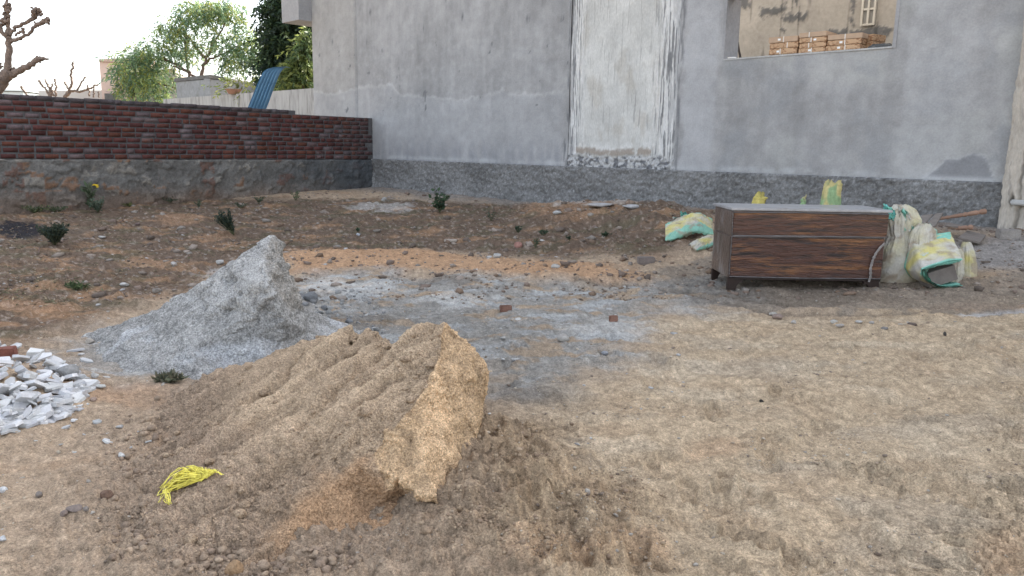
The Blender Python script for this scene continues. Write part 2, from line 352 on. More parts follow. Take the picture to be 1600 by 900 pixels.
def ground_col(x, y):
    c = lambda *v: np.array(v)[None, :]
    def mixc(C, col, f): return C + (col - C) * np.clip(f, 0, 1)[:, None]
    n1 = fbm(x * .8, y * .8, 5, 101); n2 = fbm(x * 3.1, y * 3.1, 5, 111); n3 = fbm(x * 14, y * 14, 4, 121)
    def cr(w, lo=.3, hi=.62): return sst(lo, hi, w + .22 * n2 * (w > .01) + .16 * n3 * (w > .01))          # crusty, broken borders
    C = np.repeat(c(.41, .315, .225), len(x), 0)
    C = mixc(C, c(.42, .27, .165), .5 * sst(.05, .7, n1 + .4 * n2))
    nr = near_right(x, y, .5 * n1)
    C = mixc(C, c(.50, .39, .265), .85 * nr); C = mixc(C, c(.56, .46, .335), nr * sst(-.1, .7, fbm(x * 1.3 + 5, y * 2.2, 5, 131)) * .6)  # paler tan paints in the brighter light on the near right ground
    C = mixc(C, c(.40, .295, .195), nr * .45 * sst(.1, .5, fbm(x * 2.6 + 9, y * 3.4, 5, 133)))
    C = mixc(C, c(.38, .33, .265), nr * .3 * sst(.3, .7, fbm(x * .9 + 2, y * 1.6, 5, 135)))
    bb = back_brown(x, y, .4 * n1)
    C = mixc(C, c(.135, .098, .074), bb * .93); C = mixc(C, c(.31, .195, .118), bb * sst(.15, .65, fbm(x * 1.1, y * 2.4, 6, 141)) * .8)
    C = mixc(C, c(.120, .108, .070), bb * sst(.1, .5, fbm(x * 1.7 + 4, y * 2.2, 5, 151)) * .6)
    C = mixc(C, c(.38, .33, .28), bb * sst(.35, .7, n3) * .45)
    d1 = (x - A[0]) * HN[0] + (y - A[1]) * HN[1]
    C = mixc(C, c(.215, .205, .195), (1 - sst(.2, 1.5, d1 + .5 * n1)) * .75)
    for f in orange_spots: C = mixc(C, c(.39, .24, .145), cr(f(x, y, .35 * n2), .3, .9) * .5)
    C = mixc(C, c(.47, .29, .17), orange_bank(x, y, .2 * n2) * .8)
    g = grey_patch(x, y, .3 * n1 + .12 * n2)
    C = mixc(C, c(.29, .285, .265), g * .88); C = mixc(C, c(.40, .405, .395), g * sst(.05, .45, fbm(x * 1.6, y * 3.4, 6, 161)) * .75); C = mixc(C, c(.38, .28, .185), g * sst(.15, .45, fbm(x * 2.2 + 7, y * 3.5, 6, 171)) * .8)
    C = mixc(C, c(.17, .165, .15), wet_patch(x, y, .3 * n1) * .30)
    C = mixc(C, c(.20, .18, .155), cr(desk_grey(x, y, .12 * n2)) * .6); C = mixc(C, c(.30, .29, .28), wall_grey(x, y, .2 * n2) * .8)
    for f in white_spots: C = mixc(C, c(.60, .59, .56), cr(f(x, y, .8 * n2 + .4 * n3), .3, .9) * .42)
    for k, f in enumerate(dark_spots): C = mixc(C, c(.035, .035, .04) if k < 1 else c(.15, .125, .10), cr(f(x, y, .3 * n2)) * (.95 if k < 1 else .5))
    sk = np.maximum(spill(x, y, .25 * n2), .8 * spill2(x, y, .3 * n2))
    C = mixc(C, c(.36, .265, .17), sk * .85); C = mixc(C, c(.24, .17, .11), sk * sst(.0, .5, fbm(x * 6, y * 6, 4, 191)) * .7); ss = sandskirt(x, y, .3 * n2); C = mixc(C, c(.31, .235, .17), ss * .85)
    for f in redspot: C = mixc(C, c(.44, .28, .17), cr(f(x, y, .4 * n2), .3, 1.1) * .38)
    C = mixc(C, c(.14, .115, .09), np.maximum(trk[0](x, y, .03 * n2), trk[1](x, y, .03 * n2)) * .5)
    C = mixc(C, c(.5, .5, .5), water_line(x, y, .04 * n2) * .7)
    far = sst(22, 40, np.hypot(x, y)); C = mixc(C, c(.22, .19, .13), far)
    return C * (1 + .20 * n3 + .14 * vn2(x * 40, y * 40, 181) + .12 * vn2(x * 95, y * 95, 182))[:, None]
def make_ground():
    global GRID
    th = np.concatenate([np.arange(-180, -42, 4.6), np.arange(-40, 40.01, .105), np.arange(44.6, 180, 4.6)]); th = np.radians(th)
    r = [.4]
    while r[-1] < 26: r.append(r[-1] * 1.0052)
    while r[-1] < 900: r.append(r[-1] * 1.12)
    r = np.array(r); nr, nc = len(r), len(th)
    x = (r[:, None] * np.sin(th)[None, :]).ravel(); y = (r[:, None] * np.cos(th)[None, :]).ravel()
    z = ground_h(x, y); GRID = (th, r, z.reshape(nr, nc)); V = np.stack([x, y, z], -1); C = ground_col(x, y)
    i = np.arange(nr - 1)[:, None] * nc; j = np.arange(nc)[None, :]; j2 = (j + 1) % nc
    F = np.stack([i + j, i + j + nc, i + j2 + nc, i + j2], -1).reshape(-1, 4)[:, ::-1]
    V = np.concatenate([V, [[0, 0, float(z[:nc].mean())]]]); C = np.concatenate([C, C[:1]]); k = len(V) - 1
    Fc = np.array([[k, a, (a + 1) % nc, (a + 1) % nc] for a in range(nc)])
    me = mesh_np('ground', V, F, col=C)
    o = link('ground', me, M_ground); tag(o, kind='structure')
    # close the small disc under the camera
    return o
make_ground()
ground_exact = ground_h
def ground_h(x, y):
    """height read back from the finished ground sheet"""
    th, lr, Z = GRID; t = np.clip(np.arctan2(x, y), th[0], th[-1] - 1e-6); r = np.clip(np.hypot(x, y), lr[0], lr[-1] * .999)
    i = np.clip(np.searchsorted(lr, r) - 1, 0, len(lr) - 2); j = np.clip(np.searchsorted(th, t) - 1, 0, len(th) - 2)
    fi = (r - lr[i]) / (lr[i + 1] - lr[i]); fj = (t - th[j]) / (th[j + 1] - th[j])
    return (Z[i, j] * (1 - fj) + Z[i, j + 1] * fj) * (1 - fi) + (Z[i + 1, j] * (1 - fj) + Z[i + 1, j + 1] * fj) * fi
def gz(x, y): return float(ground_h(np.array([x]), np.array([y]))[0])
def on_g(px, py): return at_g(px, py, ground_h)

# ================================================================== HOUSE
house = thing('house', 'unfinished grey cement plastered house with a glassless window opening above the yard', 'house', tuple(hp(5, 0)))
SL = sw(490, 100)[0]; WX0, WZ0 = sw(1131, 93); WX1, _ = sw(1394, 74)
WZ0 = (WZ0 + sw(1394, 74)[1]) / 2; WZ1 = WZ0 + 1.0
PX0 = sw(896, 20)[0]; PX1 = sw(1055, 200)[0]; SR = 22.0; HT = 11.0; THK = .23
PX0 = (PX0 + sw(884, 240)[0]) / 2

def lin(a, b, st): return np.linspace(a, b, max(2, int(round((b - a) / st)) + 1))
def wall_cells():
    s = np.concatenate([lin(SL, PX0, .03)[:-1], lin(PX0, PX1, .03)[:-1], lin(PX1, WX0, .03)[:-1], lin(WX0, WX1, .03)[:-1], lin(WX1, 15.6, .03)[:-1], lin(15.6, SR, 1.0)])
    z = np.concatenate([lin(ZP - .06, WZ0, .03)[:-1], lin(WZ0, WZ1, .03)[:-1], lin(WZ1, 7, .12)[:-1], lin(7, HT, 1.0)])
    return s, z
s_, z_ = wall_cells(); Sg, Zg = np.meshgrid(s_, z_); s = Sg.ravel(); z = Zg.ravel()
def house_col(s, z):
    n1 = fbm(s * .7, z * .7, 5, 201); n2 = fbm(s * 3, z * 3, 5, 211); nv = fbm(s * 5, z * .6, 4, 221); n3 = fbm(s * 9, z * 9, 4, 231)
    base = np.array([.325, .325, .325])
    C = np.repeat(base[None], len(s), 0) * (1 + .14 * n1 + .08 * n2 + .09 * nv + .04 * n3)[:, None]
    def mixc(C, col, f): return C + (np.array(col)[None] - C) * np.clip(f, 0, 1)[:, None]
    # warmer dusty section at the far end
    g0 = sw(557, 100)[0]
    C = mixc(C, [.34, .33, .31], .5 * (1 - sst(g0 - .01, g0 + .01, s)))
    # efflorescence line: lighter and bluish below it, with a pale ragged rim
    pts = [(480, 140), (520, 148), (560, 138), (610, 132), (625, 148), (680, 152), (720, 158), (760, 150), (785, 140), (800, 150), (850, 148), (885, 140)]
    sp = np.array([sw(*p) for p in pts]); line = np.interp(s, sp[:, 0], sp[:, 1]) + .05 * n2 + .03 * n3
    left = 1 - sst(sw(885, 140)[0] - .2, sw(885, 140)[0], s)
    C = mixc(C, [.35, .355, .362], left * (1 - sst(-.03, .01, z - line)) * .65)
    C = mixc(C, [.46, .46, .46], left * np.exp(-((z - line) / .035) ** 2) * (.55 + .5 * n2))
    C = mixc(C, [.235, .245, .265], left * (1 - sst(.05, .7, z - ZP)) * (.5 + .6 * nv) * .8)
    # pale drip runs
    C = mixc(C, [.42, .42, .43], left * (1 - sst(-.1, .0, z - line)) * sst(.25, .7, fbm(s * 2.4 + 3, z * .5, 3, 241)) * .5)
    # right of the column: paler strip then mottled grey
    q0, q1 = sw(1060, 200)[0], sw(1115, 200)[0]
    C = mixc(C, [.385, .39, .40], sst(q0, q0 + .1, s + .1 * n2) * (1 - sst(q1 - .06, q1 + .05, s + .04 * n2)) * .75)
    right = sst(q1, q1 + .2, s); C = mixc(C, [.37, .375, .36], right * sst(-.3, .5, n1) * .6)
    C = mixc(C, [.27, .28, .29], right * sst(.1, .6, fbm(s * 1.3 + 9, z * 1.3, 4, 251)) * .55)
    ed = sw(1395, 200)[0]; C = mixc(C, [.385, .39, .395], sst(ed, ed + .2, s + .15 * n2) * (1 - sst(ed + .7, ed + 1.2, s)) * .5)
    # pale skim band just above the plinth
    C = mixc(C, [.42, .43, .44], np.exp(-((z - ZP - .05 - .02 * n2) / .05) ** 2) * sst(-.6, .2, n2) * .7)
    # damp patch at the right
    dpx = np.array([sw(*p) for p in [(1445, 276), (1465, 262), (1478, 250), (1500, 248), (1520, 240), (1540, 246), (1552, 276)]])
    top = np.interp(s, dpx[:, 0], dpx[:, 1], left=-9, right=-9) + .02 * n3
    C = mixc(C, [.235, .24, .25], sst(-.012, .012, top - z) * (z > ZP + .01)); C = mixc(C, [.5, .51, .52], np.exp(-((z - top) / .02) ** 2) * .4 + np.exp(-((z - ZP - .03) / .03) ** 2) * (top > 0) * .6)
    for k in range(46):      # trowel nicks and small scars
        r = np.random.RandomState(500 + k); cs = r.uniform(1, 12.5); cz = r.uniform(ZP + .05, WZ0 - .05); L = r.uniform(.01, .06); 
        C = mixc(C, [.16, .165, .175], np.exp(-((s - cs) / .018) ** 2 - ((z - cz) / L) ** 2) * r.uniform(.1, .35))
    # dark rough rim beside the bare column
    for e, sg in ((PX0, -1), (PX1, 1)):
        dd = (s - e) * sg; lim = (.10 if sg > 0 else .16 * (1 - sst(ZP, ZP + 1.3, z)) + .04) + .05 * n2
        C = mixc(C, [.15, .155, .165], (dd > 0) * (1 - sst(lim * .5, lim, dd)) * sst(-.3, .2, fbm(s * 14, z * 1.5, 3, 261)) * .9)
    lowb = (s > PX0 - .5) * (s < PX1 + .1) * (1 - sst(.03, .14, z - ZP + .08 * n2))
    C = mixc(C, [.42, .43, .44], lowb * sst(0, .6, n2) * .6); C = mixc(C, [.15, .155, .165], lowb * sst(.1, .6, -n2) * .7)
    return C
off = .008 * fbm(s * .8, z * .8, 3, 271) + .003 * fbm(s * 6, z * 6, 3, 281); off[(s > 15.5) | (z > 5)] = 0
g0 = sw(557, 100)[0]; off += .025 * (1 - sst(g0 - .03, g0 + .0, s)) - .03 * np.exp(-((s - g0) / .03) ** 2)
V = A[None] * [1, 1, 0] + s[:, None] * HD[None] + off[:, None] * HN[None]; V[:, 2] = z
mask = np.ones((len(z_) - 1, len(s_) - 1), bool)
sc = (s_[:-1] + s_[1:]) / 2; zc = (z_[:-1] + z_[1:]) / 2; SC, ZC = np.meshgrid(sc, zc)
mask &= ~((SC > WX0) & (SC < WX1) & (ZC > WZ0) & (ZC < WZ1)); mask &= ~((SC > PX0) & (SC < PX1) & (ZC > ZP + .0) & (ZC < 5))
F = grid_faces(len(z_), len(s_)).reshape(len(z_) - 1, len(s_) - 1, 4)[mask]
keep(link('wall', mesh_np('wall', V, F, col=house_col(s, z)), M_house), house)
# bare column strip
ps = lin(PX0 - .0, PX1 + .0, .012); pz = lin(ZP - .0, 5.0, .018); Pg, Qg = np.meshgrid(ps, pz); s = Pg.ravel(); z = Qg.ravel()
def panel(s, z):
    wd = PX1 - PX0; u = (s - PX0) / wd; n1 = fbm(s * 1.2, z * 1.2, 4, 301); n2 = fbm(s * 4, z * 4, 5, 311); nv = fbm(s * 26, z * 1.1, 4, 321); nw = fbm(s * 14, z * 1.6, 4, 331); n3 = fbm(s * 16, z * 16, 4, 341)
    def mixc(C, col, f): return C + (np.array(col)[None] - C) * np.clip(f, 0, 1)[:, None]
    C = np.repeat(np.array([[.54, .54, .515]]), len(s), 0) * (1 + .10 * n1 + .06 * n2 + .05 * nv)[:, None]
    C = mixc(C, [.40, .37, .32], sst(.15, .7, fbm(s * 2.1, z * 1.2, 5, 351)) * .5)
    C = mixc(C, [.25, .245, .235], sst(.5, .75, nv) * .6)
    e = np.minimum(u / .17, (1 - u) / .26); edge = 1 - sst(.35, 1.0, e + .35 * nw)
    C = mixc(C, [.66, .66, .65], edge * .8); C = mixc(C, [.11, .115, .12], edge * sst(.05, .28, nv + .3 * nw) * .85)
    C = mixc(C, [.25, .255, .265], (1 - sst(.0, .35, e + .3 * nw)) * .5)
    zz = z - ZP + .05 * n1; b1 = np.exp(-((zz - .30 - .02 * n3) / .07) ** 4) * (u > .08) * (u < .8 + .05 * n2) * sst(-.5, .1, n2 + .3)
    C = mixc(C, [.30, .26, .22], b1 * .9); C = mixc(C, [.68, .68, .67], np.exp(-((zz - .41 - .03 * n3 - .05 * n2) / .05) ** 2) * sst(-.3, .3, n1 + n2) * .5)
    lo = 1 - sst(.17, .26, zz + .05 * n2); C = mixc(C, [.42, .425, .43], lo * .8); C = mixc(C, [.13, .135, .145], lo * sst(-.05, .35, fbm(s * 9, z * 12, 4, 345) + .5 * n2) * .9)
    rel = .012 * edge * (nv + nw) + .004 * n2 + .03 * lo * n3 - .02 + .008 * b1
    return C, rel
C, rel = panel(s, z); V = A[None] * [1, 1, 0] + s[:, None] * HD[None] + rel[:, None] * HN[None]; V[:, 2] = z
keep(tag(link('column_strip', mesh_np('column_strip', V, grid_faces(len(pz), len(ps)), col=C), M_panel), 'bare whitish column strip with scraped ragged edges'), house)
# roughcast plinth
SPR = 15.6
ps = np.concatenate([lin(-.02, SPR, .022)[:-1], lin(SPR, SR, 1.5)]); pz = lin(-.3, ZP - .01, .022); pz = np.concatenate([pz, [ZP, ZP + .002]]); Pg, Qg = np.meshgrid(ps, pz); s = Pg.ravel(); z = Qg.ravel()
rel = .05 + .028 * fbm(s * 9, z * 9, 4, 401) + .012 * lumps(s, z, .05, 77) + .02 * fbm(s * 1.5, z * 1.5, 3, 411) + .08 * (1 - sst(0, .5, z - .2)) ; rel[z > ZP - .005] = .02; rel[z > ZP] = -.01
n1 = fbm(s * 1.0, z * 1.6, 5, 421); n3 = fbm(s * 22, z * 22, 3, 431)
C = np.array([[.235, .235, .232]]) * (1 + .22 * n1 + .26 * n3)[:, None]; C = C + (np.array([[.4, .4, .4]]) - C) * (sst(.45, .75, n3) * .5)[:, None]
V = A[None] * [1, 1, 0] + s[:, None] * HD[None] + rel[:, None] * HN[None]; V[:, 2] = z
keep(tag(link('plinth', mesh_np('plinth', V, grid_faces(len(pz), len(ps)), col=C), M_plinth), 'dark roughcast plinth'), house)
# shell behind the front wall, window reveal, room
M_cement = mat('grey_cement', base=(.31, .31, .315), var=((2, .12, 7), (20, .08, 5)), rough=.9, bumps=((15, .005, 5),))
RD = 3.0       # depth of the room
def hbox(name, s0, s1, z0, z1, o0, o1, m, label=None, parent=None):
    b = bmesh.new(); c = hp((s0 + s1) / 2, (z0 + z1) / 2, (o0 + o1) / 2)
    box(b, c, (abs(s1 - s0), abs(o1 - o0), z1 - z0), frame_of(HD)); o = link(name, b, m)
    if label: tag(o, label)
    return keep(o, parent or house)
hbox('side_wall', SL, SL + .2, -.3, HT, -12, -.01, M_cement)
hbox('side_wall', SR - .2, SR, -.3, HT, -12, -.01, M_cement)
hbox('rear_wall', SL, SR, -.3, 7.2, -12.2, -12, M_cement)
hbox('inner_skin', SL + .2, WX0 - .003, -.2, HT, -THK, -.06, M_cement); hbox('inner_skin', WX1 + .003, SR - .2, -.2, HT, -THK, -.06, M_cement)
hbox('inner_skin', WX0 - .003, WX1 + .003, -.2, WZ0 - .012, -THK, -.06, M_cement); hbox('inner_skin', WX0 - .003, WX1 + .003, WZ1 + .01, HT, -THK, -.06, M_cement)
hbox('window_reveal', WX0 - .05, WX0, WZ0 - .01, WZ1, -THK - .22, .004, M_cement); hbox('window_reveal', WX1, WX1 + .05, WZ0 - .01, WZ1, -THK, .004, M_cement)
M_sill = mat('sill_mortar', base=(.42, .42, .41), var=((3, .12, 7), (30, .1, 5)), rough=.9, bumps=((12, .012, 6),))
hbox('window_sill', WX0 - .0, WX1 + .0, WZ0 - .012, WZ0 + .012, -THK - .1, .012, M_sill)
hbox('window_lintel', WX0 - .05, WX1 + .05, WZ1, WZ1 + .15, -THK, .002, M_cement)
hbox('room_floor', WX0 - 3.2, WX1 + 4.4, WZ0 - 1.2, WZ0 - 1.1, -RD - .3, -THK, M_cement)
hbox('masonry_ledge', WX0 - 1, WX1 + 1.5, WZ0 - 1.1, WZ0 - .03, -1.3, -THK - .001, M_cement)
hbox('room_side_wall', WX1 + 4.2, WX1 + 4.4, WZ0 - 1.1, 6, -RD, -THK, M_cement)
# room rear wall with mortar patches
def iw(px, py):
    p = on_plane(px, py, A - HN * RD, HN); return float(np.dot(p - A, HD)), float(p[2])
ps = lin(WX0 - 3.2, WX1 + 4.4, .03); pz = lin(WZ0 - 1.1, WZ0 + 3.5, .03); Pg, Qg = np.meshgrid(ps, pz); s = Pg.ravel(); z = Qg.ravel()
n2 = fbm(s * 3, z * 3, 5, 501); n3 = fbm(s * 12, z * 12, 4, 511); C = np.array([[.42, .385, .335]]) * (1 + .08 * n2)[:, None]
dark = np.zeros(len(s))
def quad_mask(x0, y0, x1, y1):
    a = iw(x0, y0); b = iw(x1, y1); e = .07
    return sst(-.02, .04, s - min(a[0], b[0]) + e * n3) * sst(-.02, .04, max(a[0], b[0]) - s + e * n3) * sst(-.02, .04, z - min(a[1], b[1]) + e * n3) * sst(-.02, .04, max(a[1], b[1]) - z + e * n3)
for q in ((1146, 15, 1178, -60), (1220, 58, 1233, -60), (1186, 27, 1224, 9), (1222, 36, 1262, 19), (1326, 62, 1392, 40), (1328, 40, 1343, -60), (1296, 60, 1325, 44), (1240, 8, 1252, -30)): dark = np.maximum(dark, quad_mask(*q))
C = C + (np.array([[.13, .13, .13]]) - C) * (dark * .92)[:, None]
C *= (1 - .35 * sst(.5, .7, fbm(s * 9, z * .7, 3, 521)))[:, None]
V = A[None] * [1, 1, 0] + s[:, None] * HD[None] + ((-RD + .012 * dark))[:, None] * HN[None]; V[:, 2] = z
keep(tag(link('room_wall', mesh_np('room_wall', V, grid_faces(len(pz), len(ps)), col=C), M_inner), 'beige inner wall crossed by grey mortar strips'), house)
# inner window grid
a = iw(1347, 40); b_ = iw(1376, -60); bm = bmesh.new(); R_ = frame_of(HD)
for k in range(3):
    box(bm, hp(a[0] + (b_[0] - a[0]) * k / 2, (a[1] + b_[1]) / 2, -RD + .05), (.035, .04, b_[1] - a[1] + .035), R_)
for k in range(5): box(bm, hp((a[0] + b_[0]) / 2, a[1] + (b_[1] - a[1]) * k / 4 + .002, -RD + .045), (b_[0] - a[0] + .04, .036, .035), R_)
f = keep(link('inner_window_frame', bm, mat('pale_frame', base=(.62, .58, .5), rough=.7)), house)
bm = bmesh.new(); box(bm, hp((a[0] + b_[0]) / 2, (a[1] + b_[1]) / 2, -RD + .02), (b_[0] - a[0], .02, b_[1] - a[1]), R_); keep(link('inner_window_panel', bm, mat('grey_panel', base=(.3, .29, .27), rough=.6)), house)
# cantilevered block at the far upper corner
q0 = sw(461, 20, .0); q1 = sw(491, 36)
hbox('overhang', q0[0], SL - .003, q1[1] + .05, HT, -3.2, .42, M_cement, 'cantilevered balcony block at the far upper corner')
hbox('upper_band', SL, SL + .05, ZP, HT, -.02, .02, M_cement)

# ================================================================== BRICK BOUNDARY WALL
bw = thing('boundary_wall', 'low red brick boundary wall on a rubble stone base, left of the house', 'wall', tuple(bp(5, .2)))
tTop = tw(10, 147); zt = tTop[1]; tc_, zc_ = tw(460, 174); ztop = (tw(10, 147)[1] + tw(300, 162)[1] + tw(440, 170)[1]) / 3
TL = tw(0, 200)[0] + 5.0; NC = 11; zb = ZP - .02; ch = (ztop - zb) / NC; stepT = tw(462, 175)[0]

bm = bmesh.new(); Rb = frame_of(BD); 
box(bm, bp(TL / 2, (zb + ztop - ch) / 2, -.118), (TL, .222, ztop - ch - zb + .0), Rb)
box(bm, bp((TL + stepT) / 2, ztop - ch / 2 - .01, -.126), (TL - stepT, .214, ch - .02), Rb)
keep(link('mortar_bed', bm, M_mortar), bw)
VV = []; FF = []; CC = []; n = 0; cube = np.array([[x, y, z] for x in (-.5, .5) for y in (-.5, .5) for z in (-.5, .5)]); cf = np.array([[0, 1, 3, 2], [4, 6, 7, 5], [0, 4, 5, 1], [2, 3, 7, 6], [0, 2, 6, 4], [1, 5, 7, 3]])
rs = np.random.RandomState(3); Rm = np.array([BD, -BN if np.dot(np.cross([0, 0, 1], BD), BN) < 0 else BN, [0, 0, 1]])
for c in range(NC):
    t = -.1 + (c % 2) * .12 + rs.uniform(-.03, .03); 
    while t < TL:
        L = rs.choice([.245, .245, .24, .12], p=[.5, .2, .2, .1]) * rs.uniform(.93, 1.06)
        t0 = t; t += L + rs.uniform(.018, .04)
        if c == NC - 1 and t0 < stepT: continue
        if t0 < 0.02: continue
        hh = ch - rs.uniform(.020, .034); zz = zb + ch * (c + .5) + (rs.uniform(-.012, .010) if c == NC - 1 else 0) + rs.uniform(-.003, .003) + .006 * math.sin(t0 * .7 + c)
        pr = rs.uniform(-.010, .000)
        v = cube * [L, .11, hh] * (1 + .05 * (rs.rand(8, 3) - .5)); ang = rs.uniform(-.012, .012)
        v[:, 2] += v[:, 0] * ang
        wv = v[:, :1] * BD + v[:, 1:2] * BN + v[:, 2:] * np.array([0, 0, 1]) + bp(t0 + L / 2, zz, -.045 + pr)
        col = np.array([.088, .034, .031]) * rs.uniform(.75, 1.2) + np.array([.03, .012, .0]) * max(0, rs.uniform(-1, 1))
        if c == NC - 1: col = col * .25 + np.array([.06, .06, .065])
        if rs.rand() < .12: col = col * .5 + np.array([.08, .075, .08])
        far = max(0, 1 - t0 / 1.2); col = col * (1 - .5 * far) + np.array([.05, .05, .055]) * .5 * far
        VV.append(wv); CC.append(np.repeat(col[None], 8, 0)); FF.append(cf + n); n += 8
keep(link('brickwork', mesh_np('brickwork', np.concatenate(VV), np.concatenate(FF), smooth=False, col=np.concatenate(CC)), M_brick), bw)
ps = lin(0.0, TL, .03); pz = lin(-.4, zb + .0, .025); Pg, Qg = np.meshgrid(ps, pz); t = Pg.ravel(); z = Qg.ravel()
lu = lumps(t + .16 * fbm(t * 5, z * 5, 3, 3), z * 1.25 + .12 * fbm(t * 5, z * 5, 3, 4), .34, 44); n1 = fbm(t * 1.1, z * 1.5, 5, 601); n3 = fbm(t * 12, z * 12, 4, 611)
rel = .02 + .034 * lu * (lu > .2) + .025 * fbm(t * 3, z * 3, 4, 621) + .006 * n3 - .03 * sst(.0, .03, z - zb + .02); rel -= .05 * (z > zb - .012)
C = np.array([[.155, .15, .14]]) * (1 + .2 * n1 + .2 * n3)[:, None]
ix = np.floor(t / .34); iz = np.floor(z * 1.25 / .34); hsh = _h(ix, iz, np.zeros_like(ix), 8)
for lo, hi, cc in ((0, .16, [.22, .125, .075]), (.16, .45, [.25, .23, .20]), (.45, .55, [.15, .085, .065])):
    C = C + (np.array([cc]) - C) * (((hsh >= lo) & (hsh < hi)) * sst(.25, .8, lu + .6 * n3) * .85)[:, None]
C = C + (np.array([[.19, .125, .085]]) - C) * ((1 - sst(.2, .7, z + .1 * n1)) * .6)[:, None]
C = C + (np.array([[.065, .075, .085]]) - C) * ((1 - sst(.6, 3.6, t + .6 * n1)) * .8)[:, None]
V = A[None] * [1, 1, 0] + t[:, None] * BD[None] + rel[:, None] * BN[None]; V[:, 2] = z
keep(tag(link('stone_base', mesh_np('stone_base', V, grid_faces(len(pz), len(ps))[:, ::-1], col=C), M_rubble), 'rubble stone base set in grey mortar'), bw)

# ================================================================== TIN heaps
def inpoly(p, P):
    c = False; n = len(P)
    for i in range(n):
        a, b = P[i], P[(i + 1) % n]
        if (a[1] > p[1]) != (b[1] > p[1]) and p[0] < (b[0] - a[0]) * (p[1] - a[1]) / (b[1] - a[1]) + a[0]: c = not c
    return c
def tin(pts, cons, backs, sub=5, seed=0, smooth=2, outline=None):
    """pts: (px, py, h or None for ground, weight) -> V, F, w ; backs: world points closing the hidden side"""
    co = []; W = []
    for p in pts:
        if p[2] is None:
            q = at_g(p[0], p[1]); q = np.array([q[0], q[1], gz(q[0], q[1]) - .05])
        else: q = at_z(p[0], p[1], p[2])
        co.append(q); W.append((p[3], p[4] if len(p) > 4 else 0))
    if outline: cons = cons + [e for e in [(outline[i], outline[(i + 1) % len(outline)]) for i in range(len(outline))] if e not in cons and e[::-1] not in cons]; OP = [pts[i] for i in outline]
    r = geometry.delaunay_2d_cdt([Vector((p[0], p[1])) for p in pts], cons, [], 0, 1e-4)
    F = [tuple(f) for f in r[2] if len(f) == 3 and (not outline or inpoly((sum(pts[i][0] for i in f) / 3, sum(pts[i][1] for i in f) / 3), OP))]; assert len(r[0]) == len(pts)
    for chain, far in backs:       # a strip from a crest chain down to points behind
        for q in far: co.append(np.array([q[0], q[1], gz(q[0], q[1]) - .06])); W.append((0, 0))
        k0 = len(co) - len(far); n = len(chain)
        for i in range(n - 1):
            a, b = chain[i], chain[i + 1]; c, d = k0 + i, k0 + i + 1
            F += [(a, b, d), (a, d, c)]
    V = np.array(co); F = np.array(F); W = np.array(W, float)
    for it in range(sub):
        E = np.sort(np.concatenate([F[:, [0, 1]], F[:, [1, 2]], F[:, [2, 0]]]), axis=1)
        U, inv = np.unique(E, axis=0, return_inverse=True); inv = inv.ravel(); n0 = len(V); m = len(F)
        V = np.concatenate([V, (V[U[:, 0]] + V[U[:, 1]]) / 2]); W = np.concatenate([W, (W[U[:, 0]] + W[U[:, 1]]) / 2])
        ab, bc, ca = n0 + inv[:m], n0 + inv[m:2 * m], n0 + inv[2 * m:]; a, b, c = F.T
        F = np.concatenate([np.stack([a, ab, ca], 1), np.stack([ab, b, bc], 1), np.stack([ca, bc, c], 1), np.stack([ab, bc, ca], 1)])
        if it in (3, 4, 5):
            E = np.unique(np.sort(np.concatenate([F[:, [0, 1]], F[:, [1, 2]], F[:, [2, 0]]]), axis=1), axis=0)
            for q in range(1 if it == 3 else 2):
                acc = np.zeros_like(V); cnt = np.zeros(len(V)); np.add.at(acc, E[:, 0], V[E[:, 1]]); np.add.at(acc, E[:, 1], V[E[:, 0]]); np.add.at(cnt, E.ravel(), 1)
                V = V * .6 + acc / cnt[:, None] * .4
    # orient normals up/outward
    return V, F, W
def vnormals(V, F):
    n = np.cross(V[F[:, 1]] - V[F[:, 0]], V[F[:, 2]] - V[F[:, 0]]); N = np.zeros_like(V)
    for k in range(3): np.add.at(N, F[:, k], n)
    return N / (np.linalg.norm(N, axis=1)[:, None] + 1e-12)
def orient(V, F):
    n = np.cross(V[F[:, 1]] - V[F[:, 0]], V[F[:, 2]] - V[F[:, 0]]); c = V[F].mean(1); d = CAM - c
    return F
